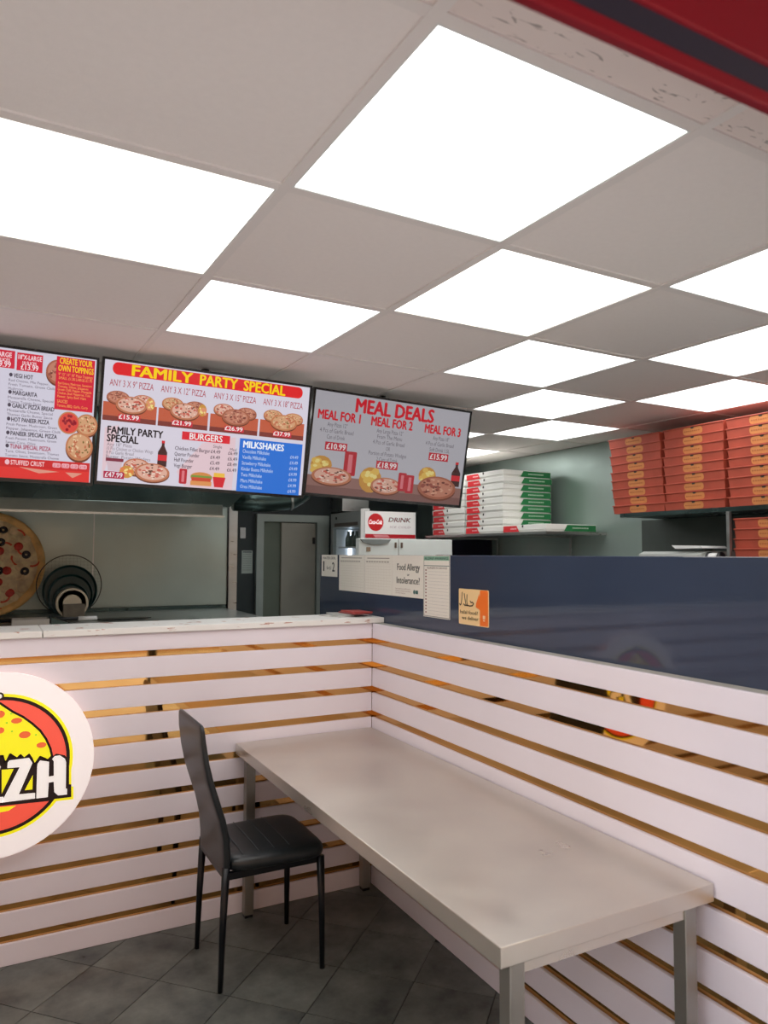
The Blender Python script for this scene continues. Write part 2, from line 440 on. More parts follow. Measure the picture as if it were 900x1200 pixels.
# outer walls
wl = struct(box('wall_left', (XL-.1, XL), (YF, YB), (0, H+.03), mat('cream_wall', (222, 216, 206), rough=.7, var=.03)))
wb = struct(box('wall_back', (XL-.1, XR+.1), (YB, YB+.1), (0, H+.03), DARKWALL))
wr = struct(box('wall_kitchen', (XR, XR+.1), (YF, YB), (0, H+.03), GREY))
box('steel_sheet', (XR-.012, XR), (.82, YB), (0.9, H), STEEL_WALL, wr)
box('steel_sheet', (XR-.022, XR), (-.2, .815), (0.9, H), STEEL_WALL, wr)
box('steel_sheet', (XR-.012, XR), (YF+.05, -.205), (0.9, H), STEEL_WALL, wr)
box('dark_panel', (XR-.03, XR-.0125), (1.95, 2.55), (1.0, 1.70), mat('dark_violet', (38, 34, 50), rough=.3), wr)
box('dark_panel', (XR-.03, XR-.0125), (2.57, YB-.01), (1.0, 1.70), mat('dark_violet', (38, 34, 50), rough=.3), wr)
# hood wall with its steel splashback
wh = struct(box('wall_hood', (XL, -.08), (2.0, 2.08), (0, H), DARKWALL))
for a, b in ((-3.4, -1.053), (-1.047, -.150)):
    box('steel_sheet', (a, b), (1.993, 2.0), (1.205, 2.1), STEEL_WALL, wh)
box('steel_joint', (-1.0535, -1.0465), (1.991, 1.9985), (1.205, 2.1), mat('bright_joint', (214, 218, 216), rough=.4, metal=.5), wh)
box('end_post', (-.140, -.079), (1.985, 1.9995), (0, 2.33), STEEL, wh)
mk('cable', *tube([(-.146, 1.987, 2.2), (-.147, 1.987, 1.7), (-.144, 1.987, 1.3), (-.146, 1.987, 1.0)], .006), BLACK, wh, smooth=True)
# door in the back wall
d1 = thing('door_1', None, None, (.8, YB, 0)); struct(d1)
DF = mat('door_frame', (170, 182, 176), rough=.5, var=.05); DS = mat('door_slab', (164, 162, 150), rough=.5, var=.16, scale=2)
mk('door_frame', *multi([(boxv((.449, .514), (YB-.06, YB), (0, 1.925)), BF), (boxv((1.03, 1.15), (YB-.06, YB), (0, 1.925)), BF), (boxv((.514, 1.03), (YB-.06, YB), (1.858, 1.925)), BF)]), DF, d1)
box('door_back', (.514, .69), (YB-.012, YB-.002), (0, 1.858), mat('passage', (112, 122, 110), rough=.7, var=.15, scale=2), d1)
box('door_slab', (.685, 1.02), (YB-.045, YB-.014), (0.005, 1.85), DS, d1, bevel=.003, segs=1)
box('closer_plate', (.99, 1.012), (YB-.056, YB-.0455), (1.66, 1.72), BLACK, d1)
# shopfront behind and above the camera
tr = thing('trim_1', None, None, (-1.7, -2.7, 2.064)); struct(tr)
box('lower_lip', (XL, XR), (-2.712, -2.70), (2.064, 2.082), RED, tr, bevel=.003)
box('groove_strip', (XL, XR), (-2.710, -2.698), (2.0825, 2.112), mat('groove_paint', (20, 18, 40), rough=.6), tr)
box('fascia_board', (XL, XR), (-2.714, -2.700), (2.1125, 2.62), RED, tr, bevel=.004)
box('added_shade_canopy', (XL, XR), (-3.75, -2.716), (2.625, 2.70), mat('added_canopy_dark', (52, 50, 52), rough=.6), tr)  # unseen canopy added to keep direct sky off the red fascia
FRAME = mat('shopfront_frame', (60, 62, 66), rough=.4, metal=.3)
for n, (a, b) in enumerate(((XL, -2.35), (-.55, XR))):
    wd = thing('window_%d' % (n+1), None, None, ((a+b)/2, -2.7, 0)); struct(wd)
    mk('window_frame', *multi([(boxv((a, a+.06), (-2.72, -2.665), (0, 2.06)), BF), (boxv((b-.06, b), (-2.72, -2.665), (0, 2.06)), BF),
       (boxv((a+.06, b-.06), (-2.72, -2.665), (0, .12)), BF), (boxv((a+.06, b-.06), (-2.72, -2.665), (2.0, 2.06)), BF)]), FRAME, wd)
    box('pane', (a+.06, b-.06), (-2.698, -2.69), (.12, 2.0), GLASS, wd)
pav = struct(box('floor_outside', (-14, 14), (-9, YF-.0), (-.12, -.02), mat('pavement', (176, 172, 166), rough=.8, var=.12, scale=3)))

struct(box('wall_outside', (-14, 14), (-9.3, -9), (-.02, 6.5), mat('street_brick', (150, 118, 92), rough=.85, var=.2, scale=2)))  # unseen facade across the street, put in to darken the gold reflections

# ------------------------------------------------------------------ service counter, left
ct = thing('service_counter', 'white slatted service counter with gold mirror strips and a round sign', 'counter', (-1.7, .1, 0))
for z0, z1 in SLATS: box('slat', (XL+.01, -.0005), (0, .014), (z0, z1), WHITE, ct, bevel=.0025, segs=2)
box('gold_mirror', (XL+.01, .018), (.0145, .0235), (0, 1.2), GOLD, ct)
box('body', (XL+.01, .018), (.024, .25), (0, 1.2295), WHITE_P, ct)
for (a, b), l in (((-1.4575, .0585), 'white countertop board with chipped edge ending at the navy partition'), ((XL+.01, -1.4605), 'white countertop board above the round pizza sign')):
    tag(box('countertop', (a, b), (-.014, .27), (1.23, 1.256), WORN, None, bevel=.002, segs=1), l, 'countertop')

# round sign
SG = thing('round_sign', 'round white illuminated sign with a cartoon pizza logo on the slatted counter', 'sign', (-1.605, -.03, .418))
SC = Vector((-1.605, -.045, .764)); SR = .343
TS = Matrix.Translation(SC)
LIT = 0.32
def lit(rgb): return mat('sign_%d_%d_%d' % tuple(rgb), rgb, rough=.3, emit=LIT)
v, f = prism(ell(0, 0, SR, SR, 72), 0, .022, 'y'); mk('sign_board', v, f, lit((252, 244, 244)), SG, T=TS)
for a in (.6, 2.5, 3.8, 5.6):
    v, f = tube([(SR*.7*math.cos(a), .022, SR*.7*math.sin(a)), (SR*.7*math.cos(a), .0446, SR*.7*math.sin(a))], .012); mk('spacer', v, f, STEEL, SG, T=TS)
rot = Matrix.Translation(SC+Vector((0, .03, 0))) @ Matrix.Rotation(PI/2, 4, 'X')
mk('light_ring', *torus(SR-.035, .004, 64, 6), mat('warm_led', (255, 206, 140), emit=1.3), SG, T=rot)
def sp(x, y):
    p = onY(x, y, -.0455); return (p.x-SC.x, p.z-SC.z)
def spp(L): return [sp(*p) for p in L]
YEL, BLK, REDS, WHT = lit((255, 246, 20)), ink((34, 8, 10)), lit((250, 92, 72)), lit((252, 248, 246))
board = [o for o in SG.children if o.name.startswith('sign_board')][0]
letter_back = [(-47, 884), (-20, 886), (20, 884), (35, 885), (50, 889), (62, 886), (66, 883), (76, 885), (81, 891), (81, 919), (83.5, 919), (83.5, 934), (62, 936.5), (56, 938.8), (-47, 949.5)]
def grow(L, d):
    cx = sum(p[0] for p in L)/len(L); cy = sum(p[1] for p in L)/len(L)
    return [(p[0]+d*(1 if p[0] > cx else -1), p[1]+d*(1 if p[1] > cy else -1)) for p in L]
flat('logo_halo', [ell(0, 0, .266, .266, 60)], YEL, board, TS, .0003)
flat('logo_halo', [spp(grow(letter_back, 2.6))], YEL, board, TS, .0005)
flat('logo_outline', [ell(0, 0, .255, .255, 60)], BLK, board, TS, .0007)
flat('logo_disc', [ell(0, 0, .242, .242, 60)], REDS, board, TS, .0009)
flat('logo_crescent', [[sp(-30, 953), sp(0, 946), sp(19, 944), sp(10, 950), sp(0, 952), sp(-20, 957)]], YEL, board, TS, .0011)
dome = [(0, 824), (6, 828), (15, 834), (27, 840), (38, 848), (47, 856), (54, 866), (59, 877), (61, 886), (56, 891), (52, 889), (47, 887), (43, 893), (40, 896), (37, 889), (34, 884.5), (28, 889), (24, 885), (20, 889), (15, 886), (12, 884), (8, 892), (5, 893), (3, 886), (0, 886)]
dm = spp(dome); dm_full = dm + [(-x, z) for x, z in reversed(dm[1:-1])]
flat('logo_outline', [spp(letter_back)], BLK, board, TS, .0012)
flat('logo_pizza', [dm_full], YEL, board, TS, .0014)
flat('logo_outline', stroke(dm, .0085) + stroke([(-x, z) for x, z in dm], .0085), BLK, board, TS, .0016)
flat('logo_pepperoni', [ell(*sp(x, y), rx*.0034, ry*.0034, 14) for x, y, rx, ry in ((19.5, 844.5, 5.7, 3.2), (29, 861, 6, 4), (48.5, 873, 5.2, 3.2), (0, 837, 5, 4.2), (0, 856, 4.5, 3.6), (-20, 846, 5, 3), (-30, 862, 6, 4))], lit((236, 104, 50)), board, TS, .0018)
flat('logo_herb', [ell(*sp(x, y), .005, .003, 8) for x, y in ((13, 836.5), (8, 847), (14, 857), (42, 861), (-14, 855), (-40, 866))], lit((130, 200, 40)), board, TS, .0019)
Z = [(9, 893.5), (11, 891), (34, 888), (38, 894), (22, 930.7), (41, 929), (41, 935.6), (1.5, 940.5), (23, 899), (8.5, 900)]
Hh = [(43.5, 899), (44, 895), (47, 891), (50, 891.5), (57.5, 892.5), (57, 910), (63, 909), (63, 892), (61, 889.5), (64, 886), (70, 885), (76, 889), (77.5, 893), (77, 924), (78.5, 924), (78.5, 931), (68, 932), (63.5, 928), (63, 916), (57, 917), (56, 934), (42.5, 935.6)]
flat('logo_letter', [spp([(2, 902), (16, 901), (2, 930)]), spp([(29, 926), (38.5, 908), (38, 925)])], YEL, board, TS, .0014)
for L in (Z, [(x-37, y+4.5) for x, y in Z], Hh): flat('logo_letter', [spp(L)], WHT, board, TS, .002)
flat('logo_knob', [ell(*sp(0, 816), .007, .008, 16)], WHT, board, TS, .0022)
flat('logo_outline', [ell(*sp(0, 816), .014, .015, 18)], BLK, board, TS, .0021)

# ------------------------------------------------------------------ steel table
tb = thing('steel_table', 'stainless steel table pushed into the corner of the white slats', 'table', (-.34, -.96, 0))
TX, TY, TZ = (-.674, -.006), (-1.915, -.006), .7335
v, f = multi([(boxv(TX, TY, (TZ-.004, TZ)), BF), (boxv((TX[0], TX[0]+.003), TY, (TZ-.045, TZ-.004)), BF), (boxv((TX[1]-.003, TX[1]), TY, (TZ-.045, TZ-.004)), BF),
              (boxv((TX[0]+.003, TX[1]-.003), (TY[0], TY[0]+.003), (TZ-.045, TZ-.004)), BF), (boxv((TX[0]+.003, TX[1]-.003), (TY[1]-.003, TY[1]), (TZ-.045, TZ-.004)), BF)])
box('tabletop', TX, TY, (TZ-.045, TZ), STEEL_T, tb, bevel=.0025, segs=2)
for x, y in ((-.622, -1.885), (-.08, -1.885), (-.62, -.045), (-.055, -.045)):
    l = box('leg', (x-.02, x+.02), (y-.02, y+.02), (.012, TZ-.045), mat('leg_steel', (158, 156, 150), rough=.4, metal=.85, var=.06), tb, bevel=.002, segs=1)
    box('foot', (x-.017, x+.017), (y-.017, y+.017), (0, .012), BLACK, l)
box('underframe', (-.60, -.10), (-1.90, -1.87), (TZ-.075, TZ-.046), STEEL_T, tb)
box('underframe', (-.60, -.075), (-.06, -.03), (TZ-.075, TZ-.046), STEEL_T, tb)

# ------------------------------------------------------------------ dining chair
CY = -.37
ch = thing('dining_chair', 'black faux leather dining chair with high curved back drawn up to the steel table', 'chair', (-.68, CY, 0))
for s in (-1, 1):
    mk('leg', *tube([(-.878, CY+s*.168, 0), (-.872, CY+s*.166, .22), (-.862, CY+s*.163, .43)], [.0095, .0125, .0155], 12), LEG, ch, smooth=True)
    mk('leg', *tube([(-.493, CY+s*.190, 0), (-.495, CY+s*.186, .22), (-.500, CY+s*.180, .412)], [.0095, .0125, .0155], 12), LEG, ch, smooth=True)
mk('seat_frame', *multi([(boxv((-.865, -.50), (CY-.178, CY-.158), (.388, .412)), BF), (boxv((-.865, -.50), (CY+.158, CY+.178), (.388, .412)), BF),
                         (boxv((-.865, -.845), (CY-.158, CY+.158), (.388, .412)), BF), (boxv((-.52, -.50), (CY-.158, CY+.158), (.388, .412)), BF)]), LEG, ch)
def cushion():
    """rounded square cushion: rings of a squircle from the middle of the top round the edge to the middle of the base"""
    V = []; Fc = []; n = 56
    rings = [(.02, .472), (.25, .4715), (.5, .470), (.72, .467), (.86, .463), (.94, .457), (.985, .448), (1.0, .438), (.995, .426), (.975, .416), (.94, .412), (.5, .412), (.02, .412)]
    for k, z in rings:
        for i in range(n):
            t = 2*PI*i/n; c, q = math.cos(t), math.sin(t)
            e = .34 + .66*max(0, (.5-k))/.5
            px = (abs(c)**e)*(1 if c >= 0 else -1)*k; py = (abs(q)**e)*(1 if q >= 0 else -1)*k
            V.append((-.670+.196*px, CY+(.200+.012*px)*py, z))
    m = len(rings)
    for r in range(m-1):
        for i in range(n): Fc.append((r*n+i, (r+1)*n+i, (r+1)*n+(i+1) % n, r*n+(i+1) % n))
    Fc.append(tuple(range(n))); Fc.append(tuple((m-1)*n+i for i in range(n-1, -1, -1)))
    return V, Fc
seat = mk('seat', *cushion(), LEATHER, ch, smooth=True)
for k in range(4):
    x = -.80+.06*k
    mk('stitching', *tube([(x, CY+.185*t, .4722-.0055*abs(t)**3) for t in (-.88, -.6, -.3, 0, .3, .6, .88)], .0014, 5), STITCH, seat)
prof = [(-.862, .395, .030), (-.860, .46, .032), (-.866, .53, .032), (-.882, .60, .031), (-.905, .67, .031), (-.928, .74, .030), (-.944, .81, .028), (-.955, .88, .026), (-.960, .935, .022)]
def backrest():
    V = []; Fc = []; n = 14
    # smooth the profile
    P = []
    for a, b in zip(prof[:-1], prof[1:]):
        for t in (0, .34, .67): P.append(tuple(a[k]+(b[k]-a[k])*t for k in range(3)))
    P.append(prof[-1])
    P += [(-.9605, .941, .017), (-.9608, .945, .009)]
    for x, z, th in P:
        hw = .176 + .012*math.sin(PI*min(1, max(0, (z-.42)/.55)))
        if z > .93: hw -= (z-.93)*.9
        for j in range(2*n):
            t = 2*PI*j/(2*n)
            c, s = math.cos(t), math.sin(t)
            yy = hw*(abs(c)**.22)*(1 if c >= 0 else -1); xx = th/2*(abs(s)**.5)*(1 if s >= 0 else -1)
            V.append((x+xx, CY+yy, z))
    m = 2*n
    for i in range(len(P)-1):
        for k in range(m): Fc.append((i*m+k, i*m+(k+1) % m, (i+1)*m+(k+1) % m, (i+1)*m+k))
    Fc.append(tuple(range(m-1, -1, -1))); Fc.append(tuple((len(P)-1)*m+k for k in range(m)))
    return V, Fc
bk = mk('backrest', *backrest(), LEATHER, ch, smooth=True)
mk('stitching', *tube([(-.9655+.0, CY+s, .905) for s in (-.17, -.08, .08, .17)], .0018, 5), STITCH, bk)

# ------------------------------------------------------------------ menu screens
SW, SH = .8775, .504
def pose(c, a, t, ro):
    ux = Vector((math.cos(a), math.sin(a), 0)); n = Vector((math.sin(a), -math.cos(a), 0))
    uz = Vector((0, 0, 1))*math.cos(t) + n*math.sin(t)
    x = ux*math.cos(ro)+uz*math.sin(ro); z = uz*math.cos(ro)-ux*math.sin(ro); y = z.cross(x)
    return Matrix(((x.x, y.x, z.x, c[0]), (x.y, y.y, z.y, c[1]), (x.z, y.z, z.z, c[2]), (0, 0, 0, 1)))
def screen(c, a, t, ro, label, bg, k):
    T = pose(c, a, t, ro)
    s = thing('menu_screen', label, 'screen', c, 'menu screens hanging over the counter')
    fr = .010
    mk('bezel', *multi([(boxv((-SW/2, SW/2), (0, .02), (SH/2-fr, SH/2)), BF), (boxv((-SW/2, SW/2), (0, .02), (-SH/2, -SH/2+fr+.004)), BF),
                        (boxv((-SW/2, -SW/2+fr), (0, .02), (-SH/2+fr+.004, SH/2-fr)), BF), (boxv((SW/2-fr, SW/2), (0, .02), (-SH/2+fr+.004, SH/2-fr)), BF)]), BEZEL, s, T=T)
    box('rear_housing', (-SW/2+.002, SW/2-.002), (.0205, .055), (-SH/2+.002, SH/2-.002), BLACK, s, T=T, bevel=.006)
    d = box('display', (-SW/2+fr, SW/2-fr), (.004, .0195), (-SH/2+fr+.004, SH/2-fr), glow(bg, k), s, T=T)
    top = T @ Vector((0, .075, 0))
    b = box('mount_plate', (-.12, .12), (.0555, .075), (-.10, .10), BLACK, s, T=T)
    mk('mount_pole', *tube([top, (top.x, top.y+.03, top.z+.03), (top.x, top.y+.03, H-.001)], .018, 10), BLACK, s, smooth=True)
    return s, d, T
def U(u): return (u-.5)*SW
def Vv(v): return (.5-v)*SH
def urect(u0, u1, v0, v1): return rect(U(u0), U(u1), Vv(v1), Vv(v0))
D0 = -.0035
class Menu:
    """flat print shown on one screen, in layers"""
    def __init__(s, d, T, k): s.d, s.T, s.k, s.n = d, T, k, 0
    def dep(s): s.n += 1; return D0 + .00012*s.n
    pend = None
    def flat(s, name, polys, rgb):
        dep = s.dep()
        if s.pend is not None: s.pend.append((polys, glow(rgb, s.k), dep)); return
        for p in polys: flat(name, [p], glow(rgb, s.k), s.d, s.T, dep)
    def group(s): s.pend = []
    def done(s, name): picture(name, s.pend, s.d, s.T); s.pend = None
    def text(s, items, rgb, bold=.012, name='lettering', shear=0.0):
        words([(t, U(u0), U(u1), Vv(v), h*SH) for t, u0, u1, v, h in items], glow(rgb, s.k), s.d, s.T, s.dep(), name, bold, shear)
    def pizza(s, u, v, ru, rv, kind=0, seed=1):
        rnd = random.Random(seed); s.group()
        x, z, rx, rz = U(u), Vv(v), ru*SW, rv*SH
        s.flat('pizza_picture', [ell(x, z-rz*.16, rx, rz)], (112, 56, 34))
        s.flat('pizza_picture', [ell(x, z, rx, rz)], [(192, 118, 84), (196, 124, 82), (168, 96, 70)][kind % 3])
        s.flat('pizza_picture', [ell(x, z+rz*.03, rx*.86, rz*.84)], [(226, 176, 156), (214, 162, 120), (196, 128, 104)][kind % 3])
        for rgb, n, sz in (([(202, 96, 80), (196, 110, 78), (152, 80, 66)][kind % 3], 16, .11), ([(104, 66, 52), (120, 100, 48), (112, 58, 46)][kind % 3], 14, .07), ([(242, 216, 200), (236, 200, 158), (220, 164, 136)][kind % 3], 14, .07)):
            P = []
            for _ in range(n):
                a, q = rnd.uniform(0, 2*PI), .78*math.sqrt(rnd.random())
                P.append(ell(x+rx*q*math.cos(a), z+rz*.03+rz*q*math.sin(a), rx*sz*rnd.uniform(.6, 1.3), rz*sz*rnd.uniform(.7, 1.4), 8))
            s.flat('pizza_picture', P, rgb)
        s.done('pizza_picture')
    def can(s, u, v, du, dv, name='can_picture'):
        s.group()
        s.flat(name, [rrect(U(u-du), U(u+du), Vv(v+dv), Vv(v-dv), .006)], (186, 24, 44))
        s.flat(name, [rrect(U(u-du*.35), U(u+du*.35), Vv(v+dv*.75), Vv(v-dv*.75), .003)], (226, 120, 130)); s.done('can_picture')
    def bottle(s, u, v, du, dv):
        s.group()
        s.flat('bottle_picture', [[(U(u-du), Vv(v+dv)), (U(u+du), Vv(v+dv)), (U(u+du), Vv(v-dv*.1)), (U(u+du*.3), Vv(v-dv*.6)), (U(u+du*.3), Vv(v-dv*.8)), (U(u-du*.3), Vv(v-dv*.8)), (U(u-du*.3), Vv(v-dv*.6)), (U(u-du), Vv(v-dv*.1))]], (60, 22, 24))
        s.flat('bottle_picture', [urect(u-du, u+du, v+dv*.1, v+dv*.55), urect(u-du*.35, u+du*.35, v-dv, v-dv*.8)], (214, 34, 48)); s.done('bottle_picture')
    def chips(s, u, v, du, dv, seed=3, rgb=(232, 190, 92)):
        rnd = random.Random(seed); s.group()
        s.flat('food_picture', [ell(U(u), Vv(v), du*SW, dv*SH, 14)], (206, 148, 62))
        s.flat('food_picture', [ell(U(u+rnd.uniform(-.7, .7)*du), Vv(v+rnd.uniform(-.7, .7)*dv), du*SW*.34, dv*SH*.3, 9) for _ in range(9)], rgb)
        s.flat('food_picture', [ell(U(u+rnd.uniform(-.6, .6)*du), Vv(v+rnd.uniform(-.6, .6)*dv), du*SW*.2, dv*SH*.16, 9) for _ in range(7)], (246, 226, 140)); s.done('food_picture')

# -- screen with the family party offers
K2 = .80
s2, d2, T2 = screen((-.853, -.156, 2.073), -.034, .129, -.028, 'wide menu screen headed FAMILY PARTY SPECIAL', (220, 214, 228), K2)
m = Menu(d2, T2, K2)
m.flat('wash', [[(U(.03), Vv(.96)), (U(.03), Vv(.55)), (U(.09), Vv(.52)), (U(.07), Vv(.7))], [(U(.40), Vv(.97)), (U(.36), Vv(.85)), (U(.47), Vv(.6)), (U(.63), Vv(.52)), (U(.63), Vv(.97))]], (230, 202, 210))
m.flat('banner', [rrect(U(.046), U(.952), Vv(.128), Vv(.030), .022)], (226, 16, 24))
m.text([('FAMILY', .128, .405, .119, .082), ('PARTY', .436, .620, .119, .082), ('SPECIAL', .648, .862, .119, .082)], (255, 214, 20), .035)
offers = ((.037, .229, 'ANY 3 X 9" PIZZA', '£15.99'), (.262, .470, 'ANY 3 X 12" PIZZA', '£21.99'), (.508, .716, 'ANY 3 X 15" PIZZA', '£26.99'), (.752, .958, 'ANY 3 X 18" PIZZA', '£37.99'))
m.text([(t, a, b, .218, .052) for a, b, t, p in offers], (176, 40, 56), .006)
cells = ((.016, .250), (.258, .488), (.498, .734), (.744, .974))
m.flat('food_picture', [urect(a, b, .345, .485) for a, b in cells], (196, 92, 62))
m.flat('food_picture', [urect(a, b, .452, .492) for a, b in cells], (126, 52, 44))
for q, (a, b) in enumerate(cells):
    cu = (a+b)/2; k = (0, 0, 2, 1)[q]
    m.pizza(a+.062, .305, .050, .052, (2, 1, 0, 1)[q], 20+q); m.pizza(b-.062, .315, .050, .052, (0, 2, 2, 1)[q], 30+q); m.pizza(cu+.004, .355, .068, .068, k, 40+q)
    if q < 2: m.chips(b-.03, .33, .02, .05, 50+q, (226, 150, 110))
m.flat('price_tag', [urect(.083+x, .178+x, .434, .478) for x in (0, .237, .485, .728)], (208, 40, 62))
m.text([(p, .084+x, .172+x, .470, .034) for x, p in zip((0, .237, .485, .728), [o[3] for o in offers])], (250, 240, 238), .02)
m.text([('FAMILY PARTY', .040, .285, .592, .056), ('SPECIAL', .040, .178, .656, .056)], (40, 32, 36), .04)
m.text([('Any 18" Pizza', .042, .15, .690, .026), ('10 Pcs Chicken or Chicken Wings', .042, .245, .722, .026), ('8 Pcs Garlic Bread', .042, .16, .754, .026), ('Burger, Potato Wedges', .042, .235, .786, .026), ('Soft Drink', .042, .11, .818, .026)], (128, 118, 128), .0)
m.group(); m.flat('food_picture', [[(U(.045), Vv(.80)), (U(.115), Vv(.79)), (U(.108), Vv(.885)), (U(.055), Vv(.885))]], (214, 190, 200)); m.flat('food_picture', [urect(.042, .118, .785, .81)], (126, 34, 60)); m.done('tub_picture')
m.bottle(.288, .715, .021, .105); m.pizza(.178, .84, .060, .068, 0, 61); m.pizza(.248, .875, .078, .075, 0, 62); m.chips(.135, .885, .032, .050, 63, (226, 130, 70))
m.flat('price_tag', [urect(.036, .125, .890, .945)], (176, 20, 66)); m.text([('£47.99', .042, .118, .935, .038)], (246, 232, 238), .02)
m.flat('banner', [urect(.370, .598, .518, .585)], (222, 24, 44)); m.text([('BURGERS', .405, .562, .576, .05)], (250, 244, 244), .02)
m.text([('Single', .520, .562, .628, .024), ('Meal', .602, .634, .640, .024)], (90, 74, 80), .006)
for q, (t, wd, p1, p2) in enumerate((('Chicken Fillet Burger', .165, '£4.49', '£6.49'), ('Quarter Pounder', .115, '£4.49', '£6.49'), ('Half Pounder', .09, '£5.49', '£8.49'), ('Vegi Burger', .085, '£4.49', '£6.49'))):
    v0 = .674+.047*q
    m.text([(t, .342, .342+wd, v0, .030), (p1, .510, .556, v0, .028), (p2, .594, .640, v0, .028)], (70, 56, 66), .01)
m.can(.388, .885, .018, .062); m.group(); m.flat('food_picture', [ell(U(.474), Vv(.880), .052*SW, .040*SH, 18)], (214, 140, 70)); m.flat('food_picture', [urect(.425, .523, .868, .898)], (120, 150, 60)); m.flat('food_picture', [urect(.428, .520, .885, .935)], (206, 70, 40)); m.flat('food_picture', [urect(.424, .524, .915, .952)], (224, 150, 84)); m.done('burger_picture')
m.group(); m.flat('food_picture', [urect(.532, .585, .835, .885)], (240, 190, 70)); m.flat('food_picture', [[(U(.528), Vv(.87)), (U(.590), Vv(.87)), (U(.580), Vv(.955)), (U(.538), Vv(.955))]], (214, 26, 40)); m.done('fries_picture')
m.flat('panel', [urect(.646, .968, .525, .975)], (22, 112, 216)); m.text([('MILKSHAKES', .664, .872, .600, .054)], (244, 248, 255), .04)
for q, (t, wd, p) in enumerate((('Chocolate Milkshake', .135, '£4.49'), ('Vanilla Milkshake', .12, '£4.49'), ('Strawberry Milkshake', .145, '£4.49'), ('Kinder Bueno Milkshake', .16, '£4.99'), ('Twix Milkshake', .105, '£4.99'), ('Mars Milkshake', .11, '£4.99'), ('Oreo Milkshake', .11, '£4.99'))):
    v0 = .646+.050*q
    m.text([(t, .664, .664+wd, v0, .030), (p, .908, .950, v0+.012, .028)], (206, 226, 250), .006)

# -- screen with the meal deals
K3 = .55
s3, d3, T3 = screen((.077, -.053, 2.070), -.012, .167, -.036, 'grey menu screen headed MEAL DEALS', (190, 188, 196), K3)
m = Menu(d3, T3, K3)
m.flat('food_picture', [urect(.012, .988, .80, .972)], (150, 108, 100)); m.flat('food_picture', [urect(.012, .988, .90, .972)], (126, 86, 80))
m.text([('MEAL DEALS', .249, .749, .172, .125), ('MEAL FOR 1', .036, .288, .275, .082), ('MEAL FOR 2', .352, .616, .275, .082), ('MEAL FOR 3', .695, .940, .275, .082)], (222, 36, 52), .05)
m.text([('Any Pizza 12"', .096, .214, .338, .038), ('4 Pcs of Garlic Bread', .056, .254, .396, .038), ('Can of Drink', .100, .206, .454, .038),
        ('Any Large Pizza 12"', .392, .560, .338, .038), ('From The Menu', .400, .556, .393, .038), ('4 Pcs of Garlic Bread', .376, .576, .448, .038), ('OR', .462, .488, .503, .036), ('Portion of Potato Wedges', .358, .596, .556, .038), ('2 Cans of Drink', .410, .542, .610, .038),
        ('Any Pizza 18"', .756, .866, .338, .038), ('4 Pcs of Garlic Bread', .712, .902, .396, .038), ('Soft Drink 1.5L', .742, .878, .454, .038)], (110, 104, 116), .004)
for u0, u1, v0, p in ((.095, .225, .50, '£10.99'), (.412, .548, .625, '£18.99'), (.742, .874, .485, '£15.99')):
    m.flat('price_tag', [urect(u0, u1, v0-.018, v0+.058)], (196, 30, 54)); m.text([(p, u0+.008, u1-.008, v0+.046, .052)], (246, 234, 234), .03)
m.chips(.085, .70, .062, .085, 71); m.can(.252, .665, .036, .115); m.pizza(.152, .80, .118, .085, 0, 72)
m.chips(.385, .80, .070, .125, 73); m.pizza(.485, .845, .095, .082, 0, 74); m.can(.585, .79, .026, .09); m.can(.635, .805, .026, .09)
m.chips(.745, .70, .058, .085, 75); m.bottle(.938, .66, .030, .125); m.pizza(.818, .815, .128, .115, 2, 76)

# -- screen with the pizza list
K1 = .80
s1, d1_, T1 = screen((-1.739, -.151, 2.081), 0, .12, -.014, 'menu screen listing vegetarian pizzas with CREATE YOUR OWN TOPPINGS', (214, 210, 226), K1)
m = Menu(d1_, T1, K1)
m.flat('price_tag', [urect(.560, .664, .035, .165), urect(.672, .772, .040, .172)], (212, 28, 56))
m.text([('LARGE', .590, .652, .085, .034), ('8 SLICES', .590, .646, .118, .022), ('£9.99', .592, .650, .158, .040), ('18"X-LARGE', .677, .768, .088, .034), ('10 SLICES', .694, .748, .122, .022), ('£13.99', .688, .756, .162, .040)], (250, 226, 232), .02)
items = (('VEGI HOT', ('Red Onions, Mix Pepper,', 'Fresh Tomato, Green Chilli,', 'Mushroom'), .228, .075), ('MARGARITA', ('Mozzarella Cheese, Special', 'Thames Tomato Sauce'), .355, .095),
         ('GARLIC PIZZA BREAD', ('Mozzarella Cheese, Special', 'Thames Garlic Butter Sauce'), .450, .165), ('HOT PANEER PIZZA', ('Fresh Paneer, Mushroom, Green', 'Pepper, Jalapenos, Green Chilli'), .552, .148),
         ('PANEER SPECIAL PIZZA', ('Fresh Paneer, Mushroom, Green', 'Sweet Corn, Olive'), .655, .182), ('TUNA SPECIAL PIZZA', ('Tuna, Olives, Sweetcorn, Thames', 'Tomato Sauce, Mozzarella Cheese'), .752, .160))
for q, (t, ls, v0, wd) in enumerate(items):
    m.text([(t, .662, .662+wd, v0, .031)], (58, 50, 62) if q < 5 else (172, 52, 82), .03)
    m.text([(l, .645, .645+.0068*len(l), v0+.0305*(k+1), .019) for k, l in enumerate(ls)], (92, 84, 100), .004)
    m.flat('marker', [ell(U(.652), Vv(v0-.018), .006, .0075, 12)], (70, 62, 80))
m.pizza(.838, .15, .052, .095, 2, 81)
m.flat('panel', [urect(.826, .982, .030, .430)], (216, 18, 52))
m.text([('CREATE YOUR', .838, .972, .082, .044), ('OWN TOPPINGS', .834, .978, .138, .044)], (255, 206, 30), .03)
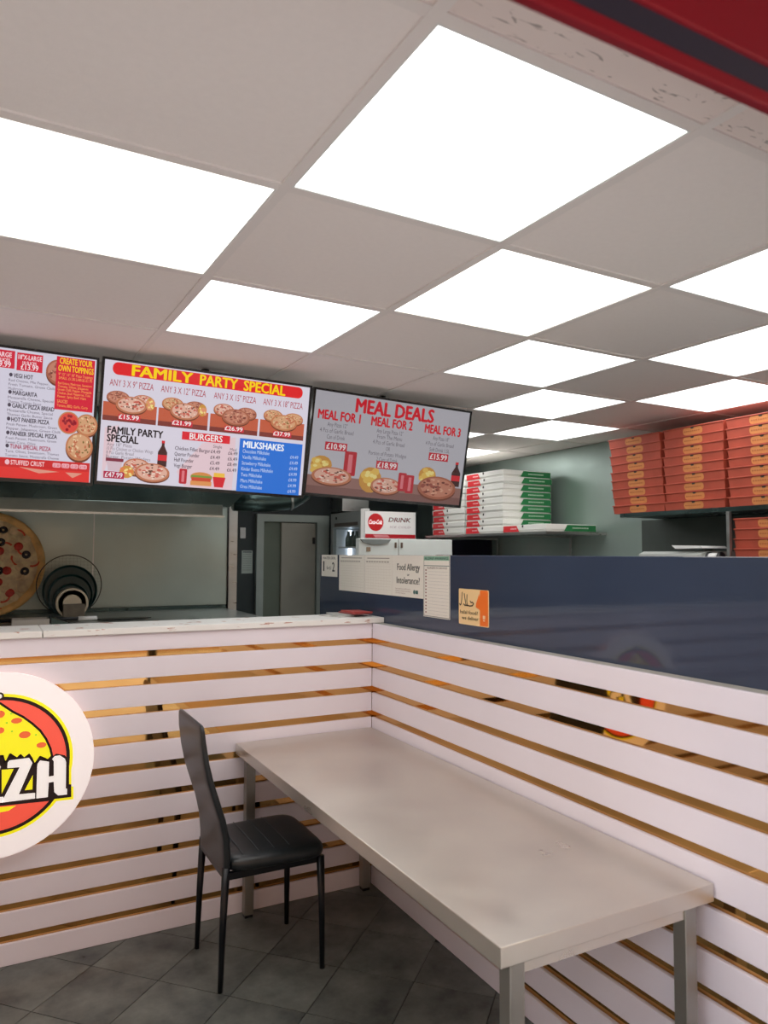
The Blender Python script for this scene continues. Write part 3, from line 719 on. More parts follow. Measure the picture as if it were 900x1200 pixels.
m.text([('9" 12" 15" 18" Pizza Toppings', .836, .976, .172, .02), ('SMALL £1.30 LARGE £1.70', .838, .974, .200, .02), ('Red Onions, Mushroom, Sweetcorn', .836, .974, .238, .018), ('Tomato, Olives, Jalapenos', .836, .96, .262, .018), ('Green Chilli, Pepper, Pineapple', .836, .974, .286, .018), ('Chicken, Beef, Pepperoni, Tuna', .836, .97, .312, .018), ('Paneer, Spicy Beef, Ham', .836, .952, .338, .018), ('SAUCES', .836, .878, .378, .024), ('Tomato, BBQ, Garlic, Curry', .836, .962, .408, .020)], (255, 176, 90), .006)
m.pizza(.962, .530, .045, .085, 1, 83)
m.group(); m.flat('pizza_picture', [ell(U(.888), Vv(.525), .044*SW, .086*SH)], (200, 132, 88)); m.flat('pizza_picture', [ell(U(.888), Vv(.525), .039*SW, .076*SH)], (224, 70, 60))
rnd = random.Random(5); m.flat('pizza_picture', [ell(U(.888+.028*math.cos(a)*q), Vv(.525+.055*math.sin(a)*q), .006*SW, .012*SH, 8) for a, q in [(rnd.uniform(0, 6.28), math.sqrt(rnd.random())) for _ in range(18)]], (150, 20, 40)); m.done('pizza_picture')
m.pizza(.936, .700, .056, .108, 1, 84)
m.flat('panel', [urect(.20, .984, .822, .972)], (206, 22, 30)); m.flat('panel', [urect(.20, .984, .890, .972)], (226, 40, 36))
m.flat('wash', [[(U(.70), Vv(.885)), (U(.86), Vv(.905)), (U(.78), Vv(.925))], [(U(.885), Vv(.905)), (U(.955), Vv(.905)), (U(.915), Vv(.945))]], (226, 150, 130))
m.text([('STUFFED CRUST', .668, .800, .872, .034)], (252, 210, 214), .02); m.flat('marker', [ell(U(.655), Vv(.855), .008, .010, 12)], (244, 190, 200))
m.flat('price_tag', [rrect(U(.832+.036*q), U(.864+.036*q), Vv(.872), Vv(.838), .005) for q in range(4)], (244, 176, 186))
m.text([('£1.50', .836+.036*q, .860+.036*q, .866, .020) for q in range(4)], (206, 30, 60), .01)
# left half of the list, beyond the picture's edge
m.text([(t, .24, .24+.0095*len(t), .23+.10*q, .036) for q, t in enumerate(('VEGETARIAN SUPREME', 'VEGI FEAST', 'GREEK', 'FARMHOUSE'))], (58, 50, 62), .02)

# ------------------------------------------------------------------ notices on the navy partition (face towards -X)
def wallframe(y, z, x=.0598): return Matrix.Translation((x, y, z)) @ Matrix.Rotation(-PI/2, 4, 'Z')
def sheet(name, y0, y1, z0, z1, label, cat, m=PAPER, r=0.0):
    T = wallframe(y0, z0); W, Hs = y0-y1, z1-z0
    poly = rrect(0, W, 0, Hs, r) if r else rect(0, W, 0, Hs)
    v, f = prism(poly, -.0012, 0, 'y'); o = mk(name, v, f, m, None, T=T); tag(o, label, cat)
    return o, T, W, Hs
K = lambda c: ink(c)
o, T, W, Hh_ = sheet('notice', .765, .545, 1.437, 1.5595, 'small cream notice offering two for £1 at the end of the navy partition', 'notice')
words([('WATER DEAL', .02, W-.02, .098, .014)], K((70, 66, 64)), o, T, .0014)
words([('1', .022, .040, .030, .056), ('for £1', .075, .135, .040, .018), ('2', .15, .185, .030, .050)], K((40, 40, 44)), o, T, .0014, bold=.02)
for y0, y1, l in ((.520, .207, 'cream printed table sheet beside the small offer notice'), (.204, -.095, 'cream printed table sheet beside the food allergy notice')):
    o, T, W, Hh_ = sheet('allergen_sheet', y0, y1, 1.366, 1.5595, l, 'notice')
    flat('table_lines', [rect(.015, W-.015, .165-.014*k, .1656-.014*k) for k in range(11)] + [rect(.015+.028*k, .0156+.028*k, .02, .165) for k in range(11)], K((196, 186, 170)), o, T, .0014)
    flat('table_head', [rect(.02+.028*k, .038+.028*k, .157, .163) for k in range(9)] + [rect(.03, W-.03, .176, .180)], K((150, 142, 132)), o, T, .0015)
o, T, W, Hh_ = sheet('allergy_notice', -.097, -.392, 1.366, 1.5595, 'cream notice reading Food Allergy or Intolerance?', 'notice')
words([('Food Allergy', .045, .255, .124, .030), ('or', .14, .162, .098, .013), ('Intolerance?', .04, .255, .062, .030)], K((44, 58, 58)), o, T, .0014, bold=.02)
words([('Please speak to our staff about the', .03, .17, .034, .006), ('ingredients in your meal when making', .03, .17, .024, .006), ('your order. Thank you', .03, .12, .014, .006)], K((150, 120, 110)), o, T, .0014, bold=0)
flat('emblem', [ell(.205, .026, .009, .010, 12), rect(.215, .240, .018, .034)], K((60, 100, 96)), o, T, .0014)
o, T, W, Hh_ = sheet('allergy_form', -.384, -.598, 1.290, 1.5590, 'tall allergy awareness form with green heading on the navy partition', 'notice')
flat('form_border', stroke([(.004, .004), (W-.004, .004), (W-.004, Hh_-.004), (.004, Hh_-.004), (.004, .004)], .003), K((120, 122, 116)), o, T, .0013)
flat('form_head', [rect(.005, W-.005, Hh_-.022, Hh_-.004)], K((150, 196, 172)), o, T, .0014)
words([('ALLERGY AWARENESS', .012, W-.012, Hh_-.018, .011)], K((66, 100, 90)), o, T, .0016, bold=.02)
flat('form_head', [rect(.005, W-.005, Hh_-.046, Hh_-.043)], K((90, 110, 104)), o, T, .0014)
words([('ALLERGENS IN OUR FOOD', .03, W-.02, Hh_-.058, .008)], K((110, 70, 60)), o, T, .0014)
flat('form_lines', [rect(.038, W-.012, .014+.0142*k, .0147+.0142*k) for k in range(14)], K((150, 154, 158)), o, T, .0014)
flat('form_marks', [rect(.016, .026, .017+.0142*k, .023+.0142*k) for k in range(14)], K((130, 62, 60)), o, T, .0014)
o, T, W, Hh_ = sheet('halal_sticker', -.665, -.872, 1.281, 1.4245, 'cream and orange halal food sticker on the navy partition', 'sticker', mat('sticker_cream', (248, 214, 158), rough=.35), r=.006)
flat('orange_hand', [[(.120, .075), (.122, .088), (.134, .110), (.143, .128), (.147, .116), (.150, .1418), (.198, .1422), (.203, .135), (.203, .008), (.198, .003), (.148, .002), (.149, .062), (.139, .068), (.130, .070)]], K((244, 118, 32)), o, T, .0014)
words([('halal food?', .010, .135, .043, .014), ('we deliver', .022, .138, .020, .014)], K((48, 34, 26)), o, T, .0015, bold=.02)
lam = stroke([(.026, .128), (.022, .100), (.018, .082), (.010, .076), (.006, .082)], .005) + stroke([(.040, .124), (.046, .100), (.052, .080), (.046, .076), (.036, .082)], .005) \
    + stroke([(.060, .120), (.058, .095), (.062, .078), (.078, .076), (.096, .078), (.106, .086), (.098, .092), (.088, .090), (.082, .096)], .005) + stroke([(.052, .080), (.058, .076), (.064, .077)], .005)
flat('arabic_lettering', lam, K((48, 34, 26)), o, T, .0015)
flat('emblem', [rrect(.168, .184, .030, .044, .003), rect(.170, .182, .022, .027)], K((255, 214, 170)), o, T, .0016)

# leaflets on the counter
for k, (x, y, z, a, rgb, l) in enumerate(((-.12, .150, 0, .35, (206, 206, 204), 'pale grey leaflet at the bottom of the pile on the white countertop'), (-.10, .165, .0062, -.2, (176, 178, 176), 'mid grey leaflet fanned out on the white countertop'),
                                       (-.03, .130, .0124, .12, (150, 72, 70), 'dull red leaflet in the small pile on the countertop'), (-.02, .135, .0186, .02, (176, 70, 66), 'red folded leaflet on top of the pile on the countertop'))):
    T = Matrix.Translation((x, y, 1.2565+z)) @ Matrix.Rotation(a, 4, 'Z')
    v, f = multi([(boxv((-.052, .052), (-.075, .075), (0, .0028)), BF), ([(-.052, -.075, .0028), (.052, -.073, .0028), (.052, .073, .0028), (-.052, .075, .0028), (-.050, -.075, .0060), (.052, -.073, .0040), (.052, .073, .0040), (-.050, .075, .0060)], BF)])
    tag(mk('leaflet', v, f, mat('leaflet_%d' % k, rgb, rough=.4, var=.15, scale=30), None, T=T), l, 'leaflet')

# ------------------------------------------------------------------ kitchen, left: hood, prep counter, pizza, pans
hd = thing('extractor_hood', 'long dark steel extractor hood hanging behind the menu screens', 'hood', (-1.9, 1.5, 1.78))
prf = [(-3.3, 1.835), (-.425, 1.835), (-.345, 1.915), (-.345, 2.355), (-3.3, 2.355)]
v, f = prism(prf, 1.0, 1.985, 'y'); mk('canopy', v, f, STEEL_DK, hd)
box('lip', (-3.3, -.47), (.985, .999), (1.778, 1.845), mat('hood_lip', (110, 122, 118), rough=.3, metal=.8, var=.2, scale=5), hd, bevel=.003)
box('lip_edge', (-3.3, -.465), (.978, .9845), (1.772, 1.784), mat('bright_steel', (206, 214, 210), rough=.25, metal=.7), hd)
du = thing('extractor_duct', 'rounded dark green duct leaving the end of the hood', 'duct', (-.13, 1.2, 1.82))
mk('duct_pipe', *tube([(-.343, 1.2, 1.895), (-.12, 1.2, 1.895), (.02, 1.2, 1.912), (.09, 1.2, 1.95), (.11, 1.2, 2.05), (.11, 1.2, 2.35)], .07, 20), STEEL_DK, du, smooth=True)
mk('duct_band', *tube([(.005, 1.2, 1.909), (.02, 1.2, 1.912)], .074, 20), STEEL, du, smooth=True)
pc = thing('prep_counter', 'stainless steel preparation counter behind the white countertop', 'counter', (-1.7, 1.35, 0))
box('worktop', (-3.3, -.16), (.72, 1.985), (1.15, 1.18), STEEL, pc, bevel=.003)
box('body', (-3.28, -.18), (.76, 1.97), (0, 1.15), STEEL, pc)
box('back_shadow_strip', (-3.3, -.16), (1.965, 1.985), (1.1805, 1.204), STEEL_DK, pc)  # dark steel strip standing for the shadow along the worktop's back
# giant display pizza
pz = thing('display_pizza', 'giant display pizza with olives and peppers leaning on the steel splashback', 'pizza', (-1.665, 1.72, 1.18))
R = .316
TP = Matrix.Translation((-1.665, 1.735, 1.182)) @ Matrix.Rotation(math.radians(-8), 4, 'X') @ Matrix.Translation((0, 0, R)) @ Matrix.Rotation(PI/2, 4, 'X')
crust = mat('pizza_crust', (232, 182, 112), rough=.6, var=.25, scale=14, bump=.4, bscale=40)
cheese = mat('pizza_cheese', (244, 204, 160), rough=.5, var=.4, scale=18, bump=.6, bscale=50)
cr = mk('crust', *lathe([(R-.02, -.012), (R, .0), (R, .012), (R-.012, .026), (R-.032, .024), (R-.045, .010)], 56), crust, pz, smooth=True, T=TP)
mk('cheese_topping', *lathe([(R-.040, .006), (R-.046, .0145), (.12, .016), (.02, .0155)], 48), cheese, pz, smooth=True, T=TP)
rnd = random.Random(11)
olv, pep, oni, mush = mat('olive', (34, 26, 34), rough=.25), mat('tomato_piece', (196, 50, 34), rough=.35, var=.2, scale=60), mat('onion', (226, 196, 150), rough=.4, var=.15, scale=50), mat('pepper_strip', (214, 84, 46), rough=.35)
placed = []
def spot(d):
    for _ in range(200):
        a, q = rnd.uniform(0, 2*PI), (R-.06)*math.sqrt(rnd.random())
        p = (q*math.cos(a), q*math.sin(a))
        if all(math.hypot(p[0]-s[0], p[1]-s[1]) > d for s in placed): placed.append(p); return p
    return p
for k in range(74):
    x, y = spot(.032); R_ = Matrix.Translation((x, y, .0165)) @ Matrix.Rotation(rnd.uniform(0, 6.3), 4, 'Z')
    if k % 5 == 0: mk('olive_ring', *torus(.016, .0095, 16, 7), olv, pz, smooth=True, T=TP @ R_)
    elif k % 5 == 1: mk('tomato_piece', *lathe([(.025, -.002), (.026, .004), (.018, .008), (.004, .0085)], 12), pep, pz, smooth=True, T=TP @ R_)
    elif k % 5 == 2: mk('onion_strip', *torus(.034, .005, 14, 6, 2.6), oni, pz, smooth=True, T=TP @ R_)
    elif k % 5 == 3: mk('pepper_strip', *torus(.042, .006, 12, 6, 1.7), mush, pz, smooth=True, T=TP @ R_)
    else: mk('mushroom_slice', *multi([lathe([(.024, -.002), (.025, .004), (.009, .007)], 12), (boxv((-.005, .005), (-.028, -.008), (-.002, .004)), BF)]), oni, pz, T=TP @ R_)
# pizza pans standing on edge
PAN = mat('dark_pan', (16, 58, 58), rough=.3, metal=.1); WIRE = mat('pan_wire', (60, 62, 62), rough=.35, metal=.7)
def pan_T(r, y): return Matrix.Translation((-1.217, y, 1.1815)) @ Matrix.Rotation(math.radians(-5), 4, 'X') @ Matrix.Translation((0, 0, r)) @ Matrix.Rotation(PI/2, 4, 'X')
t = thing('pizza_screen', 'largest wire mesh pizza screen standing behind the dark pans', 'pizza screen', (-1.217, 1.66, 1.18))
Tm = pan_T(.187, 1.665)
mk('rim', *torus(.184, .003, 56, 8), WIRE, t, smooth=True, T=Tm)
wires = []
for k in range(-8, 9):
    q = .0205*k; hlen = math.sqrt(max(0, .184**2-q*q))
    wires += [tube([(q, -hlen, 0), (q, hlen, 0)], .00035, 4, False), tube([(-hlen, q, 0), (hlen, q, 0)], .00035, 4, False)]
tag(mk('mesh_wires', *multi(wires), WIRE, t, T=Tm), kind='stuff')
for r, y, l in ((.155, 1.63, 'large dark green pizza pan in front of the wire screen'), (.128, 1.60, 'medium dark green pizza pan between the large and small pans'), (.100, 1.57, 'small dark green pizza pan behind the cream roll')):
    t = thing('pizza_pan', l, 'pan', (-1.217, y, 1.18), 'dark pizza pans standing on edge')
    mk('pan_base', *lathe([(.004, -.001), (r-.012, -.001), (r-.001, .012), (r-.004, .012), (r-.014, .002), (.004, .002)], 44), PAN, t, smooth=False, T=pan_T(r, y))
    mk('pan_rim', *torus(r-.0025, .0025, 48, 6), PAN, t, smooth=True, T=pan_T(r, y) @ Matrix.Translation((0, 0, .012)))
CREAM = mat('cream_roll', (226, 216, 190), rough=.6)
t = thing('paper_roll', 'cream paper roll standing on edge in front of the dark pans', 'roll', (-1.217, 1.50, 1.18))
Tr = Matrix.Translation((-1.217, 1.50, 1.2695)) @ Matrix.Rotation(PI/2, 4, 'X')
mk('outer_ring', *multi([lathe([(.077, -.03), (.088, -.03), (.088, .03), (.077, .03), (.077, -.03)], 40)]), CREAM, t, smooth=False, T=Tr)
mk('inner_core', *lathe([(.043, -.028), (.050, -.028), (.050, .028), (.043, .028)], 28), CREAM, t, T=Tr)
tag(box('brown_carton', (-1.270, -1.155), (1.40, 1.455), (1.1805, 1.268), mat('brown_grey_card', (112, 104, 90), rough=.7, var=.15, scale=20), None, bevel=.003), 'small brown grey carton in front of the cream roll', 'carton')
# long handled tool and trays
t = thing('pizza_peel', 'long black handled pizza peel lying on the preparation counter', 'peel', (-1.18, 1.3, 1.18))
mk('handle', *tube([(-1.62, 1.31, 1.1945), (-1.20, 1.30, 1.194)], .011, 10), BLACK, t, smooth=True)
mk('ferrule', *tube([(-1.20, 1.30, 1.194), (-1.10, 1.30, 1.193)], .013, 10), WHITE_P, t, smooth=True)
v, f = prism([(-1.10, 1.285), (-1.05, 1.24), (-.86, 1.25), (-.80, 1.30), (-.86, 1.35), (-1.05, 1.36), (-1.10, 1.315)], 1.184, 1.188, 'z'); mk('blade', v, f, BLACK, t)
t = thing('steel_tray', 'shallow steel tray at the front of the preparation counter', 'tray', (-1.45, 1.0, 1.18))
mk('tray', *multi([(boxv((-1.54, -1.36), (1.12, 1.26), (1.1805, 1.183)), BF), (boxv((-1.54, -1.36), (1.12, 1.123), (1.183, 1.212)), BF), (boxv((-1.54, -1.36), (1.257, 1.26), (1.183, 1.212)), BF), (boxv((-1.54, -1.537), (1.123, 1.257), (1.183, 1.212)), BF), (boxv((-1.363, -1.36), (1.123, 1.257), (1.183, 1.212)), BF)]), STEEL, t)
v, f = prism([(-1.352, 1.1805), (-1.25, 1.1805), (-1.352, 1.218)], 1.12, 1.27, 'y'); tag(mk('doorstop_wedge', v, f, STEEL_DK, None), 'dark steel wedge beside the shallow tray', 'wedge')

# back wall bits
T = Matrix.Translation((.33, YB-.0005, 1.39)); v, f = prism(rect(0, .10, 0, .205), -.0015, 0, 'y')
o = tag(mk('wall_note', v, f, mat('pale_note', (176, 190, 184), rough=.7), None, T=T), 'pale paper note on the dark wall beside the door', 'notice')
flat('note_lines', [rect(.012, .088, .03+.02*k, .033+.02*k) for k in range(8)] + [rect(.01, .09, .185, .198)], ink((110, 122, 120)), o, T, .0018)
sw = thing('light_switch', 'white switch plate high on the dark wall beside the door', 'switch', (.335, YB-.01, 1.703))
box('plate', (.31, .36), (YB-.012, YB-.0005), (1.703, 1.80), WHITE_P, sw, bevel=.002); box('rocker', (.325, .345), (YB-.016, YB-.0122), (1.735, 1.77), WHITE_P, sw)
tag(box('flue_duct', (1.19, 1.46), (2.93, YB-.001), (1.96, H-.001), STEEL, None, bevel=.004), 'square grey flue duct rising above the drinks fridge', 'duct')

# ------------------------------------------------------------------ drinks fridge (door faces -X, advertising side faces the counter)
FX, FY, FZ = (1.07, 1.60), (2.30, 2.915), 1.93
fr = thing('drinks_fridge', 'glass door drinks fridge with a red disc DRINK sign on its side', 'fridge', (1.33, 2.6, 0))
FG = mat('fridge_grey', (168, 174, 172), rough=.4)
mk('cabinet', *multi([(boxv((FX[0]+.03, FX[1]), FY, (FZ-.13, FZ)), BF), (boxv((FX[0]+.03, FX[1]), FY, (0, .2)), BF), (boxv((FX[1]-.03, FX[1]), FY, (.2, FZ-.13)), BF),
     (boxv((FX[0]+.03, FX[1]-.03), (FY[0], FY[0]+.03), (.2, FZ-.13)), BF), (boxv((FX[0]+.03, FX[1]-.03), (FY[1]-.03, FY[1]), (.2, FZ-.13)), BF)]), FG, fr)
dr = mk('door', *multi([(boxv((FX[0], FX[0]+.028), (FY[0], FY[0]+.035), (.02, FZ)), BF), (boxv((FX[0], FX[0]+.028), (FY[1]-.05, FY[1]), (.02, FZ)), BF),
     (boxv((FX[0], FX[0]+.028), (FY[0]+.035, FY[1]-.05), (1.80, FZ)), BF), (boxv((FX[0], FX[0]+.028), (FY[0]+.035, FY[1]-.05), (.02, .2)), BF)]), FG, fr)
box('pane', (FX[0]+.008, FX[0]+.014), (FY[0]+.036, FY[1]-.051), (.2, 1.80), GLASS, dr)
box('header_print', (FX[0]-.0015, FX[0]-.0002), (FY[0]+.06, FY[1]-.08), (1.81, 1.84), mat('header_brown', (96, 84, 78), rough=.5), dr)
mk('lock', *tube([(FX[0]-.006, FY[1]-.12, 1.885), (FX[0]-.0002, FY[1]-.12, 1.885)], .012), BLACK, dr)
box('interior_lamp', (FX[0]+.16, FX[0]+.185), (FY[1]-.056, FY[1]-.0355), (.3, 1.78), mat('fridge_led', (220, 232, 255), emit=4.0), fr)
box('side_liner', (FX[0]+.04, FX[1]-.036), (FY[1]-.0345, FY[1]-.0305), (.2, 1.79), WHITE_P, fr)
box('inner_liner', (FX[1]-.034, FX[1]-.0305), (FY[0]+.031, FY[1]-.031), (.2, 1.79), WHITE_P, fr)
for z in (1.62, 1.36): box('shelf', (FX[0]+.05, FX[1]-.035), (FY[0]+.031, FY[1]-.05), (z, z+.012), WHITE_P, fr)
bz = lathe([(.026, 0), (.029, .01), (.029, .07), (.014, .105), (.013, .135), (.002, .136)], 14)
bme = None
for k in range(5):
    for z, c in ((1.6325, 0), (1.3725, 1)):
        if z < 1.5: continue
        o = mk('drink_bottle', *bz, mat('bottle_green', (86, 104, 98), rough=.2), None, smooth=True, T=Matrix.Translation((FX[0]+.09, FY[0]+.09+.085*k, z)))
        tag(o, 'small drink bottle standing on the top shelf inside the glass fridge', 'bottle', 'bottles in the drinks fridge')
# side sign: white panel, red disc, DRINK ice cold
TF = Matrix.Translation((0, FY[0]-.0005, 0))
sgp = mk('side_panel', *prism(rect(1.105, 1.592, 1.702, 1.928), -.006, 0, 'y'), mat('sign_white', (240, 238, 236), rough=.35, emit=.12), fr, T=TF)
flat('red_band', [rect(1.106, 1.591, 1.703, 1.736)], ink((206, 26, 40)), sgp, TF, .0063)
flat('band_print', [[(1.20, 1.709), (1.34, 1.709), (1.32, 1.731), (1.18, 1.731)]], ink((240, 150, 156)), sgp, TF, .0066)
flat('red_disc', [ell(1.205, 1.836, .074, .074, 36)], ink((222, 16, 28)), sgp, TF, .0065)
words([('Coca-Cola', 1.138, 1.262, 1.820, .036)], mat('logo_white', (255, 250, 250), rough=.4, emit=.2), sgp, TF, .0072, bold=.03, shear=.25)
words([('DRINK', 1.325, 1.540, 1.842, .036)], ink((156, 22, 44)), sgp, TF, .0066, bold=.02, shear=.3)
words([('ICE COLD', 1.34, 1.540, 1.790, .018)], ink((196, 176, 180)), sgp, TF, .0066, bold=0, shear=.3)
box('corner_post', (1.066, 1.098), (FY[0]-.006, FY[0]-.0006), (.1, 1.945), WHITE_P, fr)
box('switch_box', (1.095, 1.15), (FY[0]-.0, FY[0]+.05), (FZ+.0005, FZ+.02), WHITE_P, fr)
# white cabinet freezer behind the partition
wf = thing('chest_freezer', 'white chest freezer with its lid open, showing just above the navy partition', 'freezer', (1.0, 1.75, 0))
WM = mat('freezer_white', (232, 240, 236), rough=.35, var=.02)
box('body', (.62, 1.38), (1.452, 2.05), (0, .92), WM, wf, bevel=.008)
ld = box('lid', (.61, 1.386), (1.402, 1.450), (.93, 1.676), WM, wf, bevel=.006)
v, f = prism([(.62, 1.671), (.64, 1.648), (.70, 1.634), (.78, 1.634), (.84, 1.648), (.86, 1.671)], 1.388, 1.4015, 'y'); mk('handle_recess', v, f, mat('recess_grey', (128, 136, 134), rough=.5), ld)
box('lid_seam', (.925, .930), (1.399, 1.4018), (.95, 1.672), GREY, ld)
for x in (.895, .945): box('hinge', (x, x+.012), (1.392, 1.4015), (1.612, 1.650), mat('hinge_brown', (120, 104, 90), rough=.4, metal=.5), ld)
box('badge', (.67, .70), (1.396, 1.4015), (1.585, 1.615), mat('badge_tan', (160, 136, 112), rough=.5), ld)
# bench behind the partition with a black jug lying against it
bn = thing('kitchen_bench', 'tall steel bench standing behind the navy partition', 'bench', (.4, -.1, 0))
box('bench_top', (.20, .60), (-.6, .5), (1.495, 1.52), STEEL, bn)
for x in (.22, .55):
    for y in (-.58, .45): box('leg', (x, x+.03), (y, y+.03), (0, 1.495), STEEL, bn)
t = thing('black_jug', 'black round ended flask lying on the bench behind the partition', 'flask', (.5, .15, 1.52))
mk('flask_body', *tube([(.50, .23, 1.5425), (.50, .225, 1.5425), (.50, .20, 1.5425), (.50, .07, 1.5425), (.50, .055, 1.5425)], [.012, .018, .0215, .0215, .016], 16), BLACK, t, smooth=True)
mk('flask_lid', *tube([(.50, .055, 1.5425), (.50, .03, 1.5425)], .0125, 12), STEEL, t, smooth=True)

# ------------------------------------------------------------------ white pizza boxes on the wall shelf
sh = thing('wall_shelf', 'steel wall shelf carrying the white pizza boxes', 'shelf', (1.88, 1.3, 1.70))
box('shelf_board', (1.60, XR-.023), (.60, 2.14), (1.706, 1.724), STEEL, sh)
for y in (.95, 1.85):
    mk('bracket', *prism([(XR-.024, 1.7055), (1.66, 1.7055), (1.66, 1.698), (XR-.034, 1.690), (XR-.034, 1.45), (XR-.024, 1.45)], y, y+.014, 'y'), STEEL, sh)
WBX = mat('white_card', (236, 236, 230), rough=.6, var=.02); RBX = mat('red_print', (218, 44, 50), rough=.55); GBX = mat('green_print', (38, 128, 72), rough=.55)
BW, BH = .47, .052
def white_box():
    """origin: near left bottom corner (front -X face, near end -Y); x to the wall, y away"""
    t = thing('pizza_box', 'x', 'pizza box', (0, 0, 0), 'white pizza boxes on the wall shelf')
    lid = [(0, 0), (BW*.96, 0), (BW*.96, BW), (0, BW)]
    def ring(d, z): return [(d, d, z), (BW*.96-d, d, z), (BW*.96-d, BW-d, z), (d, BW-d, z)]
    v = ring(.009, 0) + ring(.007, BH*.30) + ring(0, BH*.31) + ring(0, BH-.0025) + ring(.004, BH-.0005)
    f = [(3, 2, 1, 0)] + [(4*r+k, 4*r+(k+1) % 4, 4*r+4+(k+1) % 4, 4*r+4+k) for r in range(4) for k in range(4)] + [(16, 17, 18, 19)]
    mk('carton', v, f, WBX, t, local=True)
    # printed patches on the two faces towards the shop
    mk('red_patch', [(-.0006, BW*.60, .004), (-.0006, BW*.98, .004), (-.0006, BW*.98, BH-.006), (-.0006, BW*.66, BH-.006)], [(0, 3, 2, 1), (0, 1, 2, 3)][:1], RBX, t, local=True)
    mk('green_patch', [(BW*.34, -.0006, .004), (BW*.955, -.0006, .004), (BW*.955, -.0006, BH-.005), (BW*.40, -.0006, BH-.005)], [(0, 1, 2, 3)], GBX, t, local=True)
    q = []
    for k in range(9): q += [(boxv((BW*(.50+.035*k), BW*(.525+.035*k)), (-.0012, -.0007), (BH*.42, BH*.60)), BF)]
    mk('small_print', *multi(q), ink((196, 224, 200)), t, local=True)
    mk('small_print', *multi([(boxv((-.0012, -.0007), (BW*(.66+.03*k), BW*(.68+.03*k)), (BH*.40, BH*.58)), BF) for k in range(5)]), ink((246, 196, 196)), t, local=True)
    mk('lock_tab', *multi([(boxv((-.002, .004), (BW*.50, BW*.53), (BH*.62, BH*.95)), BF)]), mat('slot_dark', (60, 56, 54), rough=.8), t, local=True)
    return t
ORD = ['lowest', 'second', 'third', 'fourth', 'fifth', 'sixth', 'seventh', 'eighth', 'topmost']
proto = white_box(); first = True
rnd = random.Random(21)
for (y0, n, where) in ((1.104, 9, 'in the tall stack with green ends'), (1.592, 9, 'in the stack behind the green ended stack'), (.632, 1, '')):
    for k in range(n):
        o = proto if first else copy_tree(proto); first = False
        dx, dy = rnd.uniform(-.004, .008), rnd.uniform(-.004, .004)
        if n == 9 and k == 7: dx, dy = .004, -.012
        if n == 9 and k == 8: dx, dy = .010, .004
        if n == 1: dx, dy = .0, 0
        o.location = (1.625+dx, y0+dy, 1.7242+BH*k); o.rotation_euler.z = 0 if n == 1 else rnd.uniform(-.008, .008)
        o['label'] = ('single white pizza box lying beside the tall stack on the shelf' if n == 1 else '%s white pizza box %s%s' % (ORD[k], 'from the shelf ' if 0 < k < 8 else '', where))

# ------------------------------------------------------------------ orange pizza boxes on the steel rack
rk = thing('storage_rack', 'steel storage rack loaded with orange pizza boxes', 'rack', (1.95, -.45, 0))
RY = (-1.12, .085)
box('shelf_board', (1.745, XR-.023), RY, (1.796, 1.820), STEEL_DK, rk)
box('shelf_board', (1.69, XR-.023), RY, (1.478, 1.500), STEEL_DK, rk)
box('shelf_board', (1.74, XR-.023), RY, (.88, .90), STEEL_DK, rk)
for y in (-.665, -1.115):
    box('upright', (1.735, 1.755), (y-.012, y+.006), (0, 1.7955), STEEL, rk); box('upright', (XR-.05, XR-.03), (y-.012, y+.006), (0, 1.7955), STEEL, rk)
box('back_panel', (XR-.0295, XR-.0232), (-1.1, .278), (.9005, 1.7955), mat('rack_back', (70, 78, 74), rough=.5, var=.15, scale=3), rk)
ORG = mat('orange_card', (170, 74, 54), rough=.6, var=.10, scale=12); TAN = mat('tan_card', (206, 134, 76), rough=.65, var=.06, scale=30); SLOT = mat('slot_dark', (60, 56, 54), rough=.8)
OW, OD, OH = .396, .374, .0515
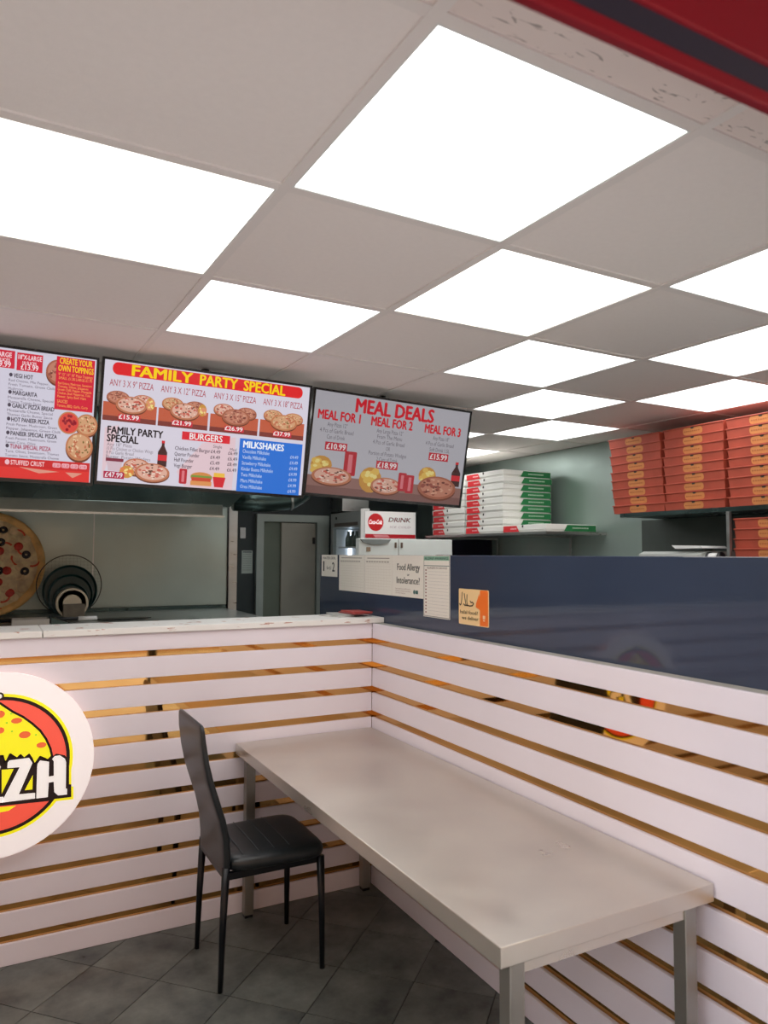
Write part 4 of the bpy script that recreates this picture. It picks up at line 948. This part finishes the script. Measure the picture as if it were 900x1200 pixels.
def orange_box():
    """origin: centre of the front bottom edge; front towards -X"""
    t = thing('pizza_box', 'x', 'pizza box', (0, 0, 0), 'orange pizza boxes on the steel rack')
    h = OW/2
    def ring(a, b, z): return [(a, -h+b, z), (OD, -h+b, z), (OD, h-b, z), (a, h-b, z)]
    v = ring(.012, .005, 0) + ring(.006, .002, OH*.86) + ring(0, 0, OH*.88) + ring(0, 0, OH-.002) + ring(.003, .003, OH-.0004)
    f = [(3, 2, 1, 0)] + [(4*r+k, 4*r+(k+1) % 4, 4*r+4+(k+1) % 4, 4*r+4+k) for r in range(4) for k in range(4)] + [(16, 17, 18, 19)]
    mk('carton', v, f, ORG, t, local=True)
    def fx(z): return .012-.006*z/(OH*.86)-.0008
    poly = rrect(-.064, .064, OH*.06, OH*.82, .016)
    V = [(fx(z), -y, z) for y, z in poly]
    mk('label_patch', V, [tuple(range(len(V)))], TAN, t, local=True)
    mk('patch_print', *multi([(boxv((fx(OH*.4)-.0012, fx(OH*.4)-.0004), (-.045+.013*k, -.036+.013*k), (OH*.36, OH*.50)), BF) for k in range(8)]), mat('brown_print', (176, 104, 56), rough=.7), t, local=True)
    V = [(fx(OH*.8)-.0006, -.012, OH*.86), (fx(OH*.8)-.0006, .012, OH*.86), (fx(OH*.8)-.0006, .008, OH*.68), (fx(OH*.8)-.0006, -.008, OH*.68)]
    mk('thumb_notch', V, [(0, 3, 2, 1)], SLOT, t, local=True)
    return t
proto = orange_box(); first = True
def put(x, y, z, label, rz=0.0):
    global first
    o = proto if first else copy_tree(proto); first = False
    o.location = (x, y, z); o.rotation_euler.z = rz; o['label'] = label
for yc, n, where in ((-.030, 9, 'in the stack at the end beside the steel wall'), (-.440, 9, 'in the middle stack on the rack'), (-.855, 9, 'in the stack above the lower shelf boxes')):
    for k in range(n):
        put(1.752+rnd.uniform(-.004, .006)+(.006 if k == 1 else 0), yc+rnd.uniform(-.003, .003)+(.003*k-.012 if yc > -.1 else 0), 1.8203+OH*k,
            '%s orange pizza box %s%s' % (ORD[k], 'up ' if 0 < k < 8 else '', where), rnd.uniform(-.006, .006))
for k in range(5):
    put(1.752+rnd.uniform(-.004, .004), -.885+rnd.uniform(-.004, .004), 1.5003+OH*k, '%s orange pizza box %son the lower shelf of the rack' % (ORD[k] if k < 4 else 'topmost', 'up ' if 0 < k < 4 else ''))
# silver machine on the lower rack shelf
mc = thing('label_printer', 'silver machine with a raised lid on the lower rack shelf', 'machine', (1.85, -.35, 1.5))
SIL = mat('silver_plastic', (196, 200, 196), rough=.35, metal=.2)
v, f = prism([(1.70, 1.5005), (2.0, 1.5005), (2.0, 1.590), (1.74, 1.588), (1.70, 1.572)], -.53, -.10, 'y'); mk('housing', v, f, SIL, mc)
v, f = prism([(-.335, 1.622), (-.525, 1.618), (-.54, 1.605), (-.36, 1.603)], 1.70, 1.90, 'x'); mk('lid', v, f, WHITE_P, mc)
box('lid_arm', (1.88, 1.90), (-.46, -.40), (1.5905, 1.6025), GREY, mc)
mk('paper_roll', *tube([(1.74, -.535, 1.555), (1.74, -.60, 1.555)], .024, 16), WHITE_P, mc, smooth=True)
for y in (-.555, -.625): mk('roll_end', *tube([(1.74, y+.012, 1.555), (1.74, y, 1.555)], .03, 16), BLACK, mc, smooth=True)
mk('side_plate', *prism([(-.521, 1.5005), (-.64, 1.5005), (-.60, 1.53), (-.545, 1.53)], 1.75, 1.9, 'x'), BLACK, mc)
